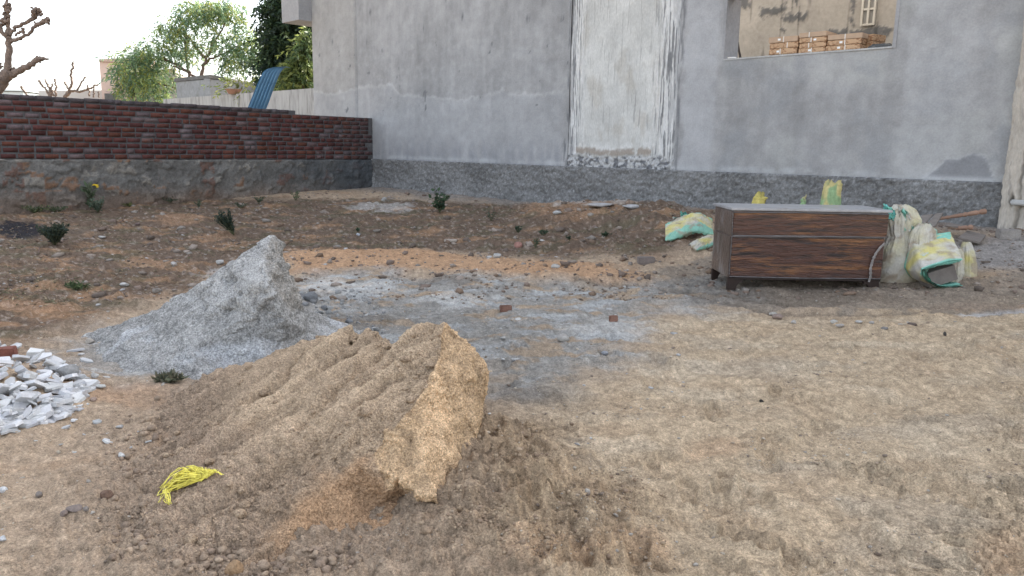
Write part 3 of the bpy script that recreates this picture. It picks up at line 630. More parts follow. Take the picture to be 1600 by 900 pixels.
# sand heap
P = [(700, 501, .65, .9), (672, 503, .62, 0), (648, 508, .60, 0), (622, 527, .53, 0), (600, 521, .52, 0), (577, 516, .51, 0), (546, 510, .50, 0), (515, 522, .45, 0), (480, 532, .40, 0), (440, 546, .32, 0), (400, 562, .25, 0), (350, 583, .16, 0), (300, 602, .06, 0),   # 0-12 crest
     (735, 527, .57, 1), (752, 552, .50, 1), (760, 580, .42, 1), (751, 622, .30, 1), (748, 665, .19, 1), (742, 700, .09, 1), (738, 735, None, .3, .6),    # 13-19 right outline
     (688, 556, .53, 1), (674, 600, .45, 1), (647, 640, .365, 1), (602, 695, .262, 1),  # 20-23 cut top edge
     (622, 745, .175, 1), (650, 773, .135, 1), (682, 776, .125, 1), (712, 748, .10, 1),   # 24-27 lip
     (705, 600, .42, 1), (692, 680, .27, 1), (660, 700, .25, 1), (722, 650, .27, 1),     # 28-31 face
     (628, 768, .07, 0, 1), (652, 798, .02, 0, 1), (690, 806, .01, 0, 1), (722, 765, .01, 0, .6),   # 32-35 undercut
     (560, 725, .205, 0, .6), (520, 752, .15, 0, .6), (470, 795, .085, 0, .6), (420, 838, .035, 0, .5), (350, 890, None, 0, .3),   # 36-40 hollow's upper rim
     (590, 790, .04, 0, 1), (540, 818, .02, 0, 1), (640, 835, None, 0, .7), (560, 862, None, 0, .8), (470, 868, None, 0, .8), (710, 830, None, 0, .3), (400, 905, None, 0, .3),  # 41-47
     (620, 575, .47, 0), (560, 580, .42, 0), (500, 600, .36, 0), (440, 625, .25, 0), (560, 640, .355, 0), (600, 640, .365, 0), (500, 680, .255, 0), (440, 700, .19, 0), (380, 650, .19, 0), (540, 700, .25, 0),
     (380, 740, .125, 0), (440, 760, .12, 0), (340, 700, .11, 0), (300, 650, .08, 0), (330, 800, .06, 0), (380, 830, .04, 0), (290, 760, .04, 0),
     (230, 660, None, 0), (235, 730, None, 0), (225, 800, None, 0), (240, 860, None, 0), (290, 905, None, 0), (250, 615, None, 0),
     (562, 547, .435, 0), (590, 552, .475, 0), (532, 560, .42, 0), (640, 548, .53, 0), (655, 580, .485, 0),
     (678, 555, .53, 0), (664, 600, .45, 0), (636, 640, .367, 0), (592, 690, .268, 0), (690, 508, .637, 0)]   # last row: just outside the cut edge, so the border is crisp
cons = [(0, 20), (20, 21), (21, 22), (22, 23), (23, 24), (24, 25), (25, 26), (26, 27), (23, 36), (36, 37), (37, 38), (38, 39), (39, 40), (0, 13), (13, 14), (14, 15), (15, 16), (16, 17), (17, 18), (18, 19), (32, 33), (33, 34), (34, 35), (19, 46)]
def wp(i, dx, dy):
    p = at_z(P[i][0], P[i][1], P[i][2] or 0); k = 1 + dy / p[1]; return (p[0] * k + dx, p[1] * k)
chain = [18, 17, 16, 15, 14, 13, 0, 1, 2, 3, 4, 5, 6, 7, 8, 9, 10, 11, 12]
far = [wp(18, .01, .1), wp(17, .02, .15), wp(16, .0, .35), wp(15, -.02, .55), wp(14, -.02, .6), wp(13, -.02, .68), wp(0, 0, .8), wp(1, 0, .8), wp(2, 0, .8), wp(3, 0, .75), wp(4, 0, .7), wp(5, 0, .7), wp(6, 0, .65), wp(7, -.02, .6), wp(8, -.04, .55), wp(9, -.05, .45), wp(10, -.06, .35), wp(11, -.08, .25), wp(12, -.1, .12)]
V, F, W = tin(P, cons, [(chain, far)], sub=6, smooth=1, outline=list(range(13)) + [70, 65, 66, 67, 68, 69, 47, 45, 44, 43, 46, 19, 18, 17, 16, 15, 14, 13])
N = vnormals(V, F); flip = np.dot(CAM - V.mean(0), N.mean(0)); 
if N[:, 2].mean() < 0: F = F[:, ::-1]; N = -N
base = V.copy()
big = fbm3(V * 4, 4, 3); fine = fbm3(V * 26, 4, 13); vf = fbm3(V * 110, 2, 23)
vert = fbm3(V * [14, 14, 5], 5, 33)         # crumbled fracture grain on the cut face
# runnels down the slope: stretched along the fall line (towards lower left)
fall = np.array([-.62, -.55, -.5]); fall /= np.linalg.norm(fall); u1 = np.cross(fall, [0, 0, 1]); u1 /= np.linalg.norm(u1)
q = np.stack([V @ u1 * 11 + .5 * big, V @ fall * 1.5, V[:, 2] * 1.5], 1); run = fbm3(q, 4, 43); run = run + .8 * (.35 - np.abs(fbm3(q * .6 + 7, 3, 47)))
hol = W[:, 1]; W = W[:, 0]; cut = sst(.40, .60, W + .10 * fbm3(V * 9, 3, 63) * (W > .1)); hol = sst(.2, .7, hol + .2 * fbm3(V * 6, 4, 64)) * (1 - cut); slope = 1 - np.maximum(cut, hol); low = 1 - sst(.0, .30, V[:, 2])
xx, yy = V[:, 0] - V[:, 2] * .3, V[:, 1] - V[:, 2] * .3
lum = lumps(xx, yy, .10, 71) * (vn2(xx * 3, yy * 3, 4) > .25) * .9 + .5 * lumps(xx, yy, .05, 72) * (vn2(xx * 5, yy * 5, 14) > .1) + .3 * lumps(xx, yy, .025, 73) 
sn = fbm3(V * [6, 6, 3.2], 3, 53) * 3; stepn = (np.floor(sn) + sst(.75, 1, sn - np.floor(sn))) / 3
def gully(pts, wd, dp):
    Q = [at_z(*p) for p in pts]; d = np.full(len(V), 9.0)
    for a, b in zip(Q[:-1], Q[1:]):
        v = b - a; t = np.clip(((V - a) @ v) / (v @ v), 0, 1); d = np.minimum(d, np.linalg.norm(V - a - t[:, None] * v, axis=1))
    return -dp * np.exp(-((d + .012 * fine) / wd) ** 2)
D0 = gully([(618, 524, .52), (592, 548, .48), (560, 575, .43), (520, 610, .36), (470, 660, .27)], .045, .08) + gully([(560, 514, .49), (548, 530, .46), (530, 548, .43), (505, 572, .38)], .028, .07) + gully([(470, 560, .33), (440, 590, .29), (390, 625, .21)], .03, .06) - gully([(578, 530, .49), (560, 560, .44), (540, 590, .39)], .03, .035) - gully([(605, 590, .45), (575, 625, .40)], .025, .02) - gully([(330, 815, .05), (300, 835, .04)], .02, .025)
D = D0 + .018 * big + .008 * fine + .004 * vf + slope * (.038 * run + .024 * lum * (.25 + low)) - .012 * cut + cut * (.011 * vert + .026 * stepn + .02 * np.abs(fbm3(V * [5, 5, 2.2], 2, 54)))
V = V + N * D[:, None]
Cs = np.array([[.47, .355, .245]]); Cc = np.array([[.60, .425, .262]]); Cd = np.array([[.34, .255, .185]])
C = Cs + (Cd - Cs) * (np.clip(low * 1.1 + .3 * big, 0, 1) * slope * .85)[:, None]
C = C + (Cc - C) * np.clip(cut * (1 + .25 * fine), 0, 1)[:, None]  # tan cut face, lightened in colour for the brighter light on it
C = C + (np.array([[.42, .265, .155]]) - C) * (hol * .85)[:, None]    # brown-orange sand, with the hollow's shade painted into its colour
C = C + (np.array([[.56, .435, .30]]) - C) * (slope * sst(.2, .7, run) * sst(.1, .5, V[:, 2]) * .5)[:, None]
C = C * (1 + .10 * fine + .08 * vf + cut * (.22 * vert - .08 * stepn) + .14 * slope * run)[:, None]
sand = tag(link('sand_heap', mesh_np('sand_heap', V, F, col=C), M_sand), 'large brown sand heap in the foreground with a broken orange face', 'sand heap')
SANDV, SANDN, SANDW = V, N, np.maximum(cut, hol)
# grey stone dust heap
P = [(428, 369, .81, .3), (405, 381, .755, 0), (378, 398, .69, 0), (350, 416, .61, 0), (320, 437, .52, 0), (285, 458, .40, 0), (245, 480, .28, 0), (200, 500, .16, 0), (160, 513, .06, 0),   # 0-8
     (440, 372, .80, 1), (446, 400, .68, 1), (452, 430, .57, 1), (458, 455, .47, 1), (464, 474, .38, .8), (480, 484, .27, .4), (510, 494, .16, .2), (545, 508, .06, 0), (575, 519, None, 0),   # 9-17
     (416, 392, .73, .5), (410, 412, .66, .5), (424, 432, .60, .6), (414, 447, .55, .3), (398, 444, .56, 0), (432, 470, .46, .3), (445, 500, .33, .1),
     (380, 470, .44, 0), (340, 480, .37, 0), (365, 482, .36, .3), (395, 490, .36, 0), (300, 500, .28, 0), (350, 515, .25, 0), (400, 525, .22, 0), (440, 535, .16, 0), (490, 520, .15, 0), (300, 545, .14, 0), (240, 520, .16, 0), (200, 535, .1, 0), (350, 560, .08, 0), (270, 570, .05, 0), (420, 565, .08, 0),
     (125, 530, None, 0), (150, 560, None, 0), (190, 580, None, 0), (245, 596, None, 0), (310, 606, None, 0), (400, 606, None, 0), (480, 580, None, 0), (540, 545, None, 0)]
cons = [(0, 18), (18, 19), (19, 20), (20, 23), (0, 9), (9, 10), (10, 11), (11, 12), (12, 13), (13, 14), (14, 15), (15, 16), (16, 17)]
chain = [17, 16, 15, 14, 13, 12, 11, 10, 9, 0, 1, 2, 3, 4, 5, 6, 7, 8, 40]
def wp(i, dx, dy):
    p = at_z(P[i][0], P[i][1], P[i][2] or 0); k = 1 + dy / p[1]; return (p[0] * k + dx, p[1] * k)
far = [wp(17, .0, .1), wp(16, .03, .25), wp(15, .05, .4), wp(14, .05, .5), wp(13, .05, .6), wp(12, .05, .7), wp(11, .04, .75), wp(10, 0, .85), wp(9, 0, .9), wp(0, 0, .95), wp(1, -.03, .95), wp(2, -.05, .9), wp(3, -.05, .9), wp(4, -.05, .8), wp(5, -.06, .7), wp(6, -.08, .5), wp(7, -.08, .35), wp(8, -.1, .2), wp(40, -.1, .1)]
V, F, W = tin(P, cons, [(chain, far)], sub=6, smooth=1, outline=list(range(9)) + [40, 41, 42, 43, 44, 45, 46, 47, 17, 16, 15, 14, 13, 12, 11, 10, 9]); N = vnormals(V, F)
if N[:, 2].mean() < 0: F = F[:, ::-1]; N = -N
big = fbm3(V * 3.2, 4, 103); fine = fbm3(V * 22, 4, 113); W = W[:, 0]; vert = fbm3(V * [16, 16, 3.5], 4, 123); rid = np.abs(fbm3(V * [6, 6, 5], 3, 133)); cut = sst(.4, .65, W + .12 * fbm3(V * 6, 3, 163))
lip = sst(.0, .12, fbm3(V * [3.4, 3.4, 4.6], 3, 143)) * sst(.25, .4, V[:, 2])
V = V + N * (.02 * big + .007 * fine + cut * .03 * vert - .02 * cut + .03 * lip * (V[:, 0] > -2.15) + .012 * (sst(0, .2, rid) - .5))[:, None]
C = np.array([[.305, .30, .287]]) * (1 + .10 * big + .2 * fine + .15 * fbm3(V * 70, 2, 173))[:, None]
C = C + (np.array([[.45, .445, .43]]) - C) * (np.clip(lip * 1.0 + .2 * fine, 0, 1) * .55)[:, None]
C = C + (np.array([[.48, .49, .50]]) - C) * (sst(.1, .6, fbm3(V * 2.6, 5, 153)) * (1 - sst(.08, .35, V[:, 2])) * .75)[:, None]
C = C + (np.array([[.29, .27, .24]]) - C) * (cut * .8)[:, None]
link_g = tag(link('stone_dust_heap', mesh_np('stone_dust_heap', V, F, col=C), M_gheap), 'grey stone dust heap with a sharp peak behind the brown sand', 'gravel heap')

#PART2
# ================================================================== RIGHT-HAND PILLAR
def pillar():
    s0 = sw(1577, 200, .16)[0]; root = thing('concrete_pillar', 'pale beige rough grained pillar at the right end of the house wall', 'pillar', tuple(hp(s0 + .5, .2, .1)))
    ss = lin(s0, s0 + 1.1, .012); zz = lin(.2, 5.5, .02); a, b = np.meshgrid(ss, zz); s = a.ravel(); z = b.ravel()
    nv = fbm(s * 16, z * 1.4, 4, 701); n = fbm(s * 4, z * 4, 4, 711); u = s - s0
    wob = .02 * fbm(z * 2, z * 0 + 3, 3, 721) + .012 * fbm(z * 12, z * 0, 2, 722)
    rel = .16 + .018 * nv + .006 * n; groove = np.exp(-((u - .22 - .02 * fbm(z * 3, z * 0, 2, 5)) / .02) ** 2); rel -= .04 * groove
    k = u < .001; rel[k] = .0
    C = np.array([[.44, .40, .345]]) * (1 + .16 * nv + .1 * n)[:, None]; C = C + (np.array([[.2, .185, .165]]) - C) * (sst(.25, .6, nv) * .6)[:, None] * 1
    hole = np.exp(-((u - .13) / .018) ** 2 - ((z - .95) / .07) ** 2); rel -= .06 * hole; C = C * (1 - .8 * np.clip(hole + .5 * groove, 0, 1))[:, None]
    V = A[None] * [1, 1, 0] + (s + wob * (u < .5))[:, None] * HD[None] + rel[:, None] * HN[None]; V[:, 2] = z
    keep(link('shaft', mesh_np('shaft', V, grid_faces(len(zz), len(ss)), col=C), M_panel), root)
    b = bmesh.new(); q = sw(1590, 316, .2)
    vs = box(b, hp(q[0] + .35, q[1], .20), (.85, .10, .07), frame_of(HD), .006); bmesh.ops.bevel(b, geom=list({e for v in vs for e in v.link_edges}), offset=.015, segments=2, affect='EDGES')
    keep(link('ledge', b, M_sill), root)
pillar()

# ================================================================== WRAPPED CHEST
M_wood = mat('dark_walnut_under_film', base=(.078, .030, .019), var=((3, .25, 7), (24, .3, 6)), rough=.32, coat=.5, spec=.5, tint=(((.27, .115, .04), 1.2, .50, .64), ((.016, .009, .009), 2.6, .50, .62), ((.26, .23, .22), 9.0, .66, .80)), bumps=((3, .03, 6), (9, .014, 5)), stretch=(.9, 1, 9))
M_woodside = mat('brown_board_under_film', base=(.085, .058, .048), var=((5, .25, 7),), rough=.3, coat=.6, spec=.5, tint=((.22, .21, .21), 3.5, .5, .75), bumps=((5, .02, 6), (14, .012, 5)), stretch=(1.5, 1.5, 1.2))
M_film = mat('milky_stretch_film', base=(.07, .06, .06), var=((6, .3, 6),), rough=.22, coat=.6, spec=.5, bumps=((8, .012, 6), (26, .006, 4)), stretch=(.6, 3, 3))
M_darkfoot = mat('dark_stained_foot', base=(.022, .012, .010), var=((8, .3, 5),), rough=.4, spec=.4, bumps=((25, .003, 4),))
FLp = on_g(1136, 456); FRp = on_g(1372, 461); print('raw', FLp, FRp); FRp = np.array([FRp[0] / FRp[1] * (FLp[1] + .03), FLp[1] + .03, FRp[2]]); dx = FRp - FLp; dx[2] = 0; CW = float(np.linalg.norm(dx)); dx /= CW; cz0 = (FLp[2] + FRp[2]) / 2 - .005
ctop = CAM[2] + ray(1139, 324)[2] * FLp[1]; CH = float(ctop - cz0); CD = .62
FRp[1] += .0; print('chest', CW, CH, FLp, FRp)
chest = thing('wooden_chest', 'dark brown wooden chest wrapped in clear stretch film, standing on short bracket feet', 'chest', tuple(FLp), math.atan2(dx[1], dx[0]))
chest.location.z = cz0
def cbox(name, x0, x1, y0, y1, z0, z1, m, bev=.006, parent=None, label=None, jit=0):
    b = bmesh.new(); box(b, ((x0 + x1) / 2, (y0 + y1) / 2, (z0 + z1) / 2), (x1 - x0, y1 - y0, z1 - z0), None, jit)
    if bev: bmesh.ops.bevel(b, geom=b.edges[:], offset=bev, segments=2, affect='EDGES')
    o = link(name, b, m, parent or chest)
    if label: tag(o, label)
    return o
FT = .125; MID = FT + (CH - FT) * .60
cbox('body', .0, CW + .02, .012, CD, FT, MID - .002, M_woodside, .008)
cbox('front_panel', .015, CW + .006, -.004, .0115, FT + .012, MID - .012, M_wood, .004)
up = cbox('upper_body', .0, CW + .03, .0, CD, MID, CH - .028, M_woodside, .008)
cbox('drawer_front', .012, CW + .018, -.016, -.0005, MID + .012, CH - .036, M_wood, .005)
cbox('lid', -.022, CW + .05, -.03, CD + .02, CH - .026, CH, mat('lid_film_painted_sheen', base=(.33, .33, .34), var=((4, .25, 7), (30, .12, 4)), rough=.3, coat=.4, bumps=((9, .008, 6),), stretch=(1, 2.5, 1), tint=((.12, .10, .10), 2.0, .60, .78)), .006)  # grey-white reflection on the lid is painted into its base colour
cbox('bottom_rail', .01, CW + .01, .0, .03, FT - .018, FT - .001, M_darkfoot, .004)
for fx, sg in ((0, 1), (CW, -1)):
    for fy in (0, CD - .05):
        b = bmesh.new(); pts = [(0, 0), (.10, 0), (.115, .035), (.15, .062), (.19, .066), (.19, .10), (0, .10)]
        if fy: pts = [(x * .7, z) for x, z in pts]
        vs = [b.verts.new((fx + sg * x * .82, fy + .004, z * FT / .10 - .001)) for x, z in pts]; f = b.faces.new(vs)
        r = bmesh.ops.extrude_face_region(b, geom=[f]); 
        for v in r['geom']:
            if isinstance(v, bmesh.types.BMVert): v.co.y += .045
        bmesh.ops.recalc_face_normals(b, faces=b.faces[:]); link('foot', b, M_darkfoot, chest)
# film folds: shallow wavy ribbons pulled over the edges
def ribbon(name, P, wd, m, parent, nrm=(0, -1, 0), seed=0, th=.0025):
    P = np.array(P, float); n = 60; t = np.linspace(0, len(P) - 1, n); Q = np.stack([np.interp(t, range(len(P)), P[:, k]) for k in range(3)], 1)
    T = np.gradient(Q, axis=0); T /= np.linalg.norm(T, axis=1)[:, None]; N = np.array(nrm); Bn = np.cross(T, N); wv = wd * (1 + .5 * vn2(t * 4, t * 0, seed))
    V = []; 
    for k, e in enumerate(np.linspace(-1, 1, 5)): V.append(Q + Bn * (wv * e)[:, None] + N * (th * (1.2 + vn2(t * 9 + k * 5, t * 0 + k, seed) + (1 - e * e)))[:, None])
    V = np.stack(V).reshape(-1, 3); return link(name, mesh_np(name, V, grid_faces(5, n)), m, parent)
ribbon('film_fold', [(.01, -.006, MID - .002), (CW * .5, -.010, MID + .004), (CW + .02, -.008, MID + .012)], .012, M_film, chest, seed=1)
ribbon('film_fold', [(-.0, -.020, CH - .045), (CW * .4, -.019, CH - .04), (CW + .02, -.020, CH - .042)], .007, M_film, chest, seed=2)
ribbon('film_fold', [(.01, -.006, FT + .012), (CW * .5, -.006, FT + .006), (CW, -.006, FT + .012)], .006, M_film, chest, seed=3)
ribbon('film_tail', [(CW + .005, -.010, MID - .05), (CW - .035, -.012, MID - .09), (CW - .075, -.012, MID - .15), (CW - .10, -.012, MID - .22), (CW - .115, -.012, FT + .12), (CW - .105, -.012, FT + .04), (CW - .115, -.010, FT - .02)], .013, mat('loose_film', base=(.22, .20, .19), var=((20, .3, 5),), rough=.3, bumps=((40, .01, 4),)), chest, seed=4, th=.006)
ribbon('film_fold', [(.004, -.012, FT + .03), (.006, -.014, MID), (.0, -.014, CH - .04)], .006, M_film, chest, seed=5)

# ================================================================== WOVEN SACKS
M_sack = mat('woven_sack', attr=True, var=((9, .12, 6), (60, .08, 4)), rough=.6, bumps=((9, .018, 7), (24, .010, 4), (300, .001, 1)), spec=.35)
WHITE = np.array([.50, .48, .43]); GREEN = np.array([.20, .50, .40]); YEL = np.array([.55, .49, .19]); DIRT = np.array([.33, .27, .20])
def sack_col(u, v, x, y, z, seed, yellow=.5, green=.8, edge=.78):
    """u, v in -1..1 over the cloth; green selvedge stripes at |v| > edge"""
    n = fbm(x * 5 + seed, y * 5 + z * 5, 4, seed); C = np.repeat(WHITE[None], len(u), 0)
    C = C + (YEL - C) * np.clip(yellow * (.5 + n), 0, 1)[:, None]; C = C + (GREEN - C) * (sst(edge - .03, edge + .03, np.abs(v) + .05 * n) * green)[:, None]
    C = C + (DIRT - C) * (sst(.15, .6, fbm(x * 7 + 9, y * 7 + z * 9, 4, seed + 3)) * .75)[:, None]; return C
def pillow(name, L, Wd, T, seed, fn, yellow=.5, nu=90, nv=60, edge=.78, pinch=0):
    u = np.linspace(-1, 1, nu); v = np.linspace(-1, 1, nv); U, Vv = np.meshgrid(u, v); U = U.ravel(); Vv = Vv.ravel(); VV = []; CC = []
    for sg in (1, -1):
        prof = np.clip(1 - np.abs(U) ** 3, 0, 1) ** .5 * np.clip(1 - np.abs(Vv) ** 2.4, 0, 1) ** .55
        wd = Wd / 2 * (1 - pinch * np.abs(U) ** 3) * (1 + .03 * vn2(U * 4, Vv * 0, seed))
        x = U * L / 2; y = Vv * wd; z = sg * T / 2 * prof * (1 + .28 * fbm(U * 2.2 + sg, Vv * 2.2, 3, seed)) + .012 * fbm(U * 7, Vv * 5, 3, seed + 1) * (1.0) + .010 * vn2(U * 3, Vv * 14, seed + 4) * np.abs(U) ** 2
        P = fn(x, y, z, U, Vv); VV.append(P); CC.append(sack_col(U, Vv, P[:, 0], P[:, 1], P[:, 2], seed, yellow, .85, edge))
    F = grid_faces(nv, nu); n = nu * nv
    return mesh_np(name, np.concatenate(VV), np.concatenate([F, F[:, ::-1] + n]), col=np.concatenate(CC))
def place(me, name, p, rz, label, cat='sack', group=None):
    o = link(name, me, M_sack); o.location = Vector(p); o.rotation_euler = (0, 0, rz); return tag(o, label, cat, group)
GS = 'empty woven plastic sacks lying around the chest'
# sack draped on the soil bank left of the chest
p = on_g(1074, 372)
def f1(x, y, z, U, V): 
    zz = z + .055 + .12 * sst(-1, .3, U) - .05 * sst(.3, 1, U) + .04 * V * 1.0
    return np.stack([x + .03 * V, y * .8 + .05 * U, zz + .05 * V], 1)
place(pillow('woven_sack', .66, .36, .17, 11, f1, .9, edge=.60), 'woven_sack', p + np.array([.03, .05, .02]), .05, 'pale green and yellow empty sack draped over the soil left of the chest', group=GS)
p = on_g(1100, 388)
place(pillow('woven_sack', .36, .22, .12, 12, lambda x, y, z, U, V: np.stack([x, y * .7 - z * .2, z + .07 + .05 * U + .3 * y], 1), .95, edge=.9), 'woven_sack', p + np.array([.02, .02, .0]), .35, 'small yellow sack with a green end tucked under the draped sack', group=GS)
p = on_g(1060, 352)
def flap(name, pts, seed, cols, label, cat='cloth scrap', amp=.02, grp=None, n=26):
    """a crumpled scrap between four corner points (world)"""
    a, b, c, d = [np.array(q, float) for q in pts]; U, V = np.meshgrid(np.linspace(0, 1, n), np.linspace(0, 1, n)); u = U.ravel()[:, None]; v = V.ravel()[:, None]
    P = (a * (1 - u) + b * u) * (1 - v) + (d * (1 - u) + c * u) * v; q = fbm(u[:, 0] * 4, v[:, 0] * 4, 4, seed); q2 = vn2(u[:, 0] * 9, v[:, 0] * 2.5, seed + 2)
    P[:, 1] += amp * 1.6 * q + amp * q2; P[:, 2] += amp * q2 + amp * .6 * vn2(u[:, 0] * 12, v[:, 0] * 12, seed + 5) * v[:, 0]; P[:, 0] += amp * .8 * vn2(u[:, 0] * 6, v[:, 0] * 11, seed + 7)
    t = sst(-.3, .4, fbm(u[:, 0] * 2.5, v[:, 0] * 2, 3, seed + 9))[:, None]; C = cols[0] * (1 - t) + cols[1] * t
    Pb = P + np.array([0, .006, -.002]); F = grid_faces(n, n); k = n * n
    o = link(name, mesh_np(name, np.concatenate([P, Pb]), np.concatenate([F, F[:, ::-1] + k]), col=np.concatenate([C, C])), M_sack)
    return tag(o, label, cat, grp) if label else o
def px4(pts, Y): return [at_y(x, y, Y) for x, y in pts]
TEAL = np.array([.12, .45, .42])
Y0 = on_g(1075, 360)[1]
flap('sack_scrap', px4([(1047, 352), (1080, 352), (1078, 341), (1052, 340)], Y0 + .12), 21, (WHITE, GREEN), 'white crumpled scrap of sack behind the draped sack')
flap('sack_scrap', px4([(1066, 346), (1082, 348), (1072, 332), (1063, 330)], Y0 + .10), 22, (TEAL, GREEN), 'teal sack tip sticking up behind the draped sack')
# standing half full sack right of the chest
def lathe_sack(name, prof, seed, yellow, nseg=110, nz=90, green_at=None, fold=.5):
    zz = np.linspace(0, 1, nz); pz, rx, ry, ox = [np.interp(zz * (len(prof) - 1), range(len(prof)), [q[k] for q in prof]) for k in range(4)]; wr = np.interp(zz * (len(prof) - 1), range(len(prof)), [q[4] for q in prof])
    a = np.linspace(0, 2 * np.pi, nseg, endpoint=False); Z, Aa = np.meshgrid(zz, a, indexing='ij'); Z = Z.ravel(); Aa = Aa.ravel(); g = lambda q: np.repeat(q, nseg)
    w_ = g(wr) * (fbm(np.cos(Aa) * 3 + 5, np.sin(Aa) * 3 + g(pz) * 1.2, 3, seed) + .7 * vn2(np.cos(Aa) * 7, np.sin(Aa) * 7 + g(pz) * 2, seed + 1)) + .012 * fbm(np.cos(Aa) * 2 + g(pz) * 5, np.sin(Aa) * 2 + g(pz) * 6, 4, seed + 2)
    k = 1 + w_ / .2; P = np.stack([g(ox) + g(rx) * np.cos(Aa) * k, g(ry) * np.sin(Aa) * k, g(pz) + g(wr) * .5 * vn2(Aa * 2, Z * 4, seed + 3)], 1)
    vv = np.full_like(Aa, 0.0); da = np.abs((Aa - (green_at or 0) + np.pi) % (2 * np.pi) - np.pi); vv = 1 - np.clip(da / .9, 0, 1)
    C = sack_col(Z * 2 - 1, vv, P[:, 0], P[:, 1], P[:, 2], seed, yellow, .75, .80)
    C = C + (DIRT - C) * ((1 - sst(.02, .16, P[:, 2] + .05 * fbm(P[:, 0] * 8, P[:, 2] * 8, 3, 5))) * .6)[:, None]
    i = np.arange(nz - 1)[:, None] * nseg; j = np.arange(nseg)[None]; F = np.stack([i + j, i + (j + 1) % nseg, i + (j + 1) % nseg + nseg, i + j + nseg], -1).reshape(-1, 4)
    n = len(P); P = np.concatenate([P, [[prof[0][3], 0, prof[0][0]], [prof[-1][3], 0, prof[-1][0] - .05]]]); C = np.concatenate([C, C[:1], C[-1:]])
    c0 = np.array([[n, (q + 1) % nseg, q, q] for q in range(nseg)])[:, [0, 1, 2]]; c1 = np.array([[n + 1, n - nseg + q, n - nseg + (q + 1) % nseg] for q in range(nseg)])
    me = bpy.data.meshes.new(name); me.from_pydata(P.tolist(), [], F.tolist() + c0.tolist() + c1.tolist()); me.polygons.foreach_set('use_smooth', np.ones(len(me.polygons), bool))
    at = me.color_attributes.new('col', 'FLOAT_COLOR', 'POINT'); at.data.foreach_set('color', np.clip(np.concatenate([C, np.ones((len(C), 1))], 1), 0, 1).astype(np.float32).ravel()); return me
p = on_g(1412, 441); k = p[1] / FPX
prof = [(-.02, 30 * k, .13, 0, .002), (14 * k, 31 * k, .15, 0, .006), (50 * k, 28 * k, .15, -2 * k, .010), (70 * k, 21 * k, .12, -3 * k, .03), (78 * k, 23 * k, .11, -4 * k, .04), (98 * k, 27 * k, .11, -4 * k, .035), (112 * k, 20 * k, .07, -6 * k, .035), (121 * k, 11 * k, .03, -8 * k, .03)]
stand = place(lathe_sack('woven_sack', prof, 31, .35, green_at=-.35), 'woven_sack', p + np.array([.0, .12, 0]), 0, 'tall whitish half full sack standing against the right end of the chest', group=GS)
o = flap('sack_scrap', px4([(1384, 340), (1402, 346), (1398, 328), (1380, 318)], p[1] + .05), 23, (TEAL, GREEN), None, amp=.012); o.name = 'sack_mouth'; keep(tag(o, 'green torn mouth edge'), stand)
o = flap('sack_scrap', px4([(1408, 366), (1432, 364), (1418, 330), (1404, 322)], p[1] + .03), 24, (WHITE, GREEN), None, amp=.018); o.name = 'sack_mouth'; keep(tag(o, 'whitish torn mouth edge'), stand)
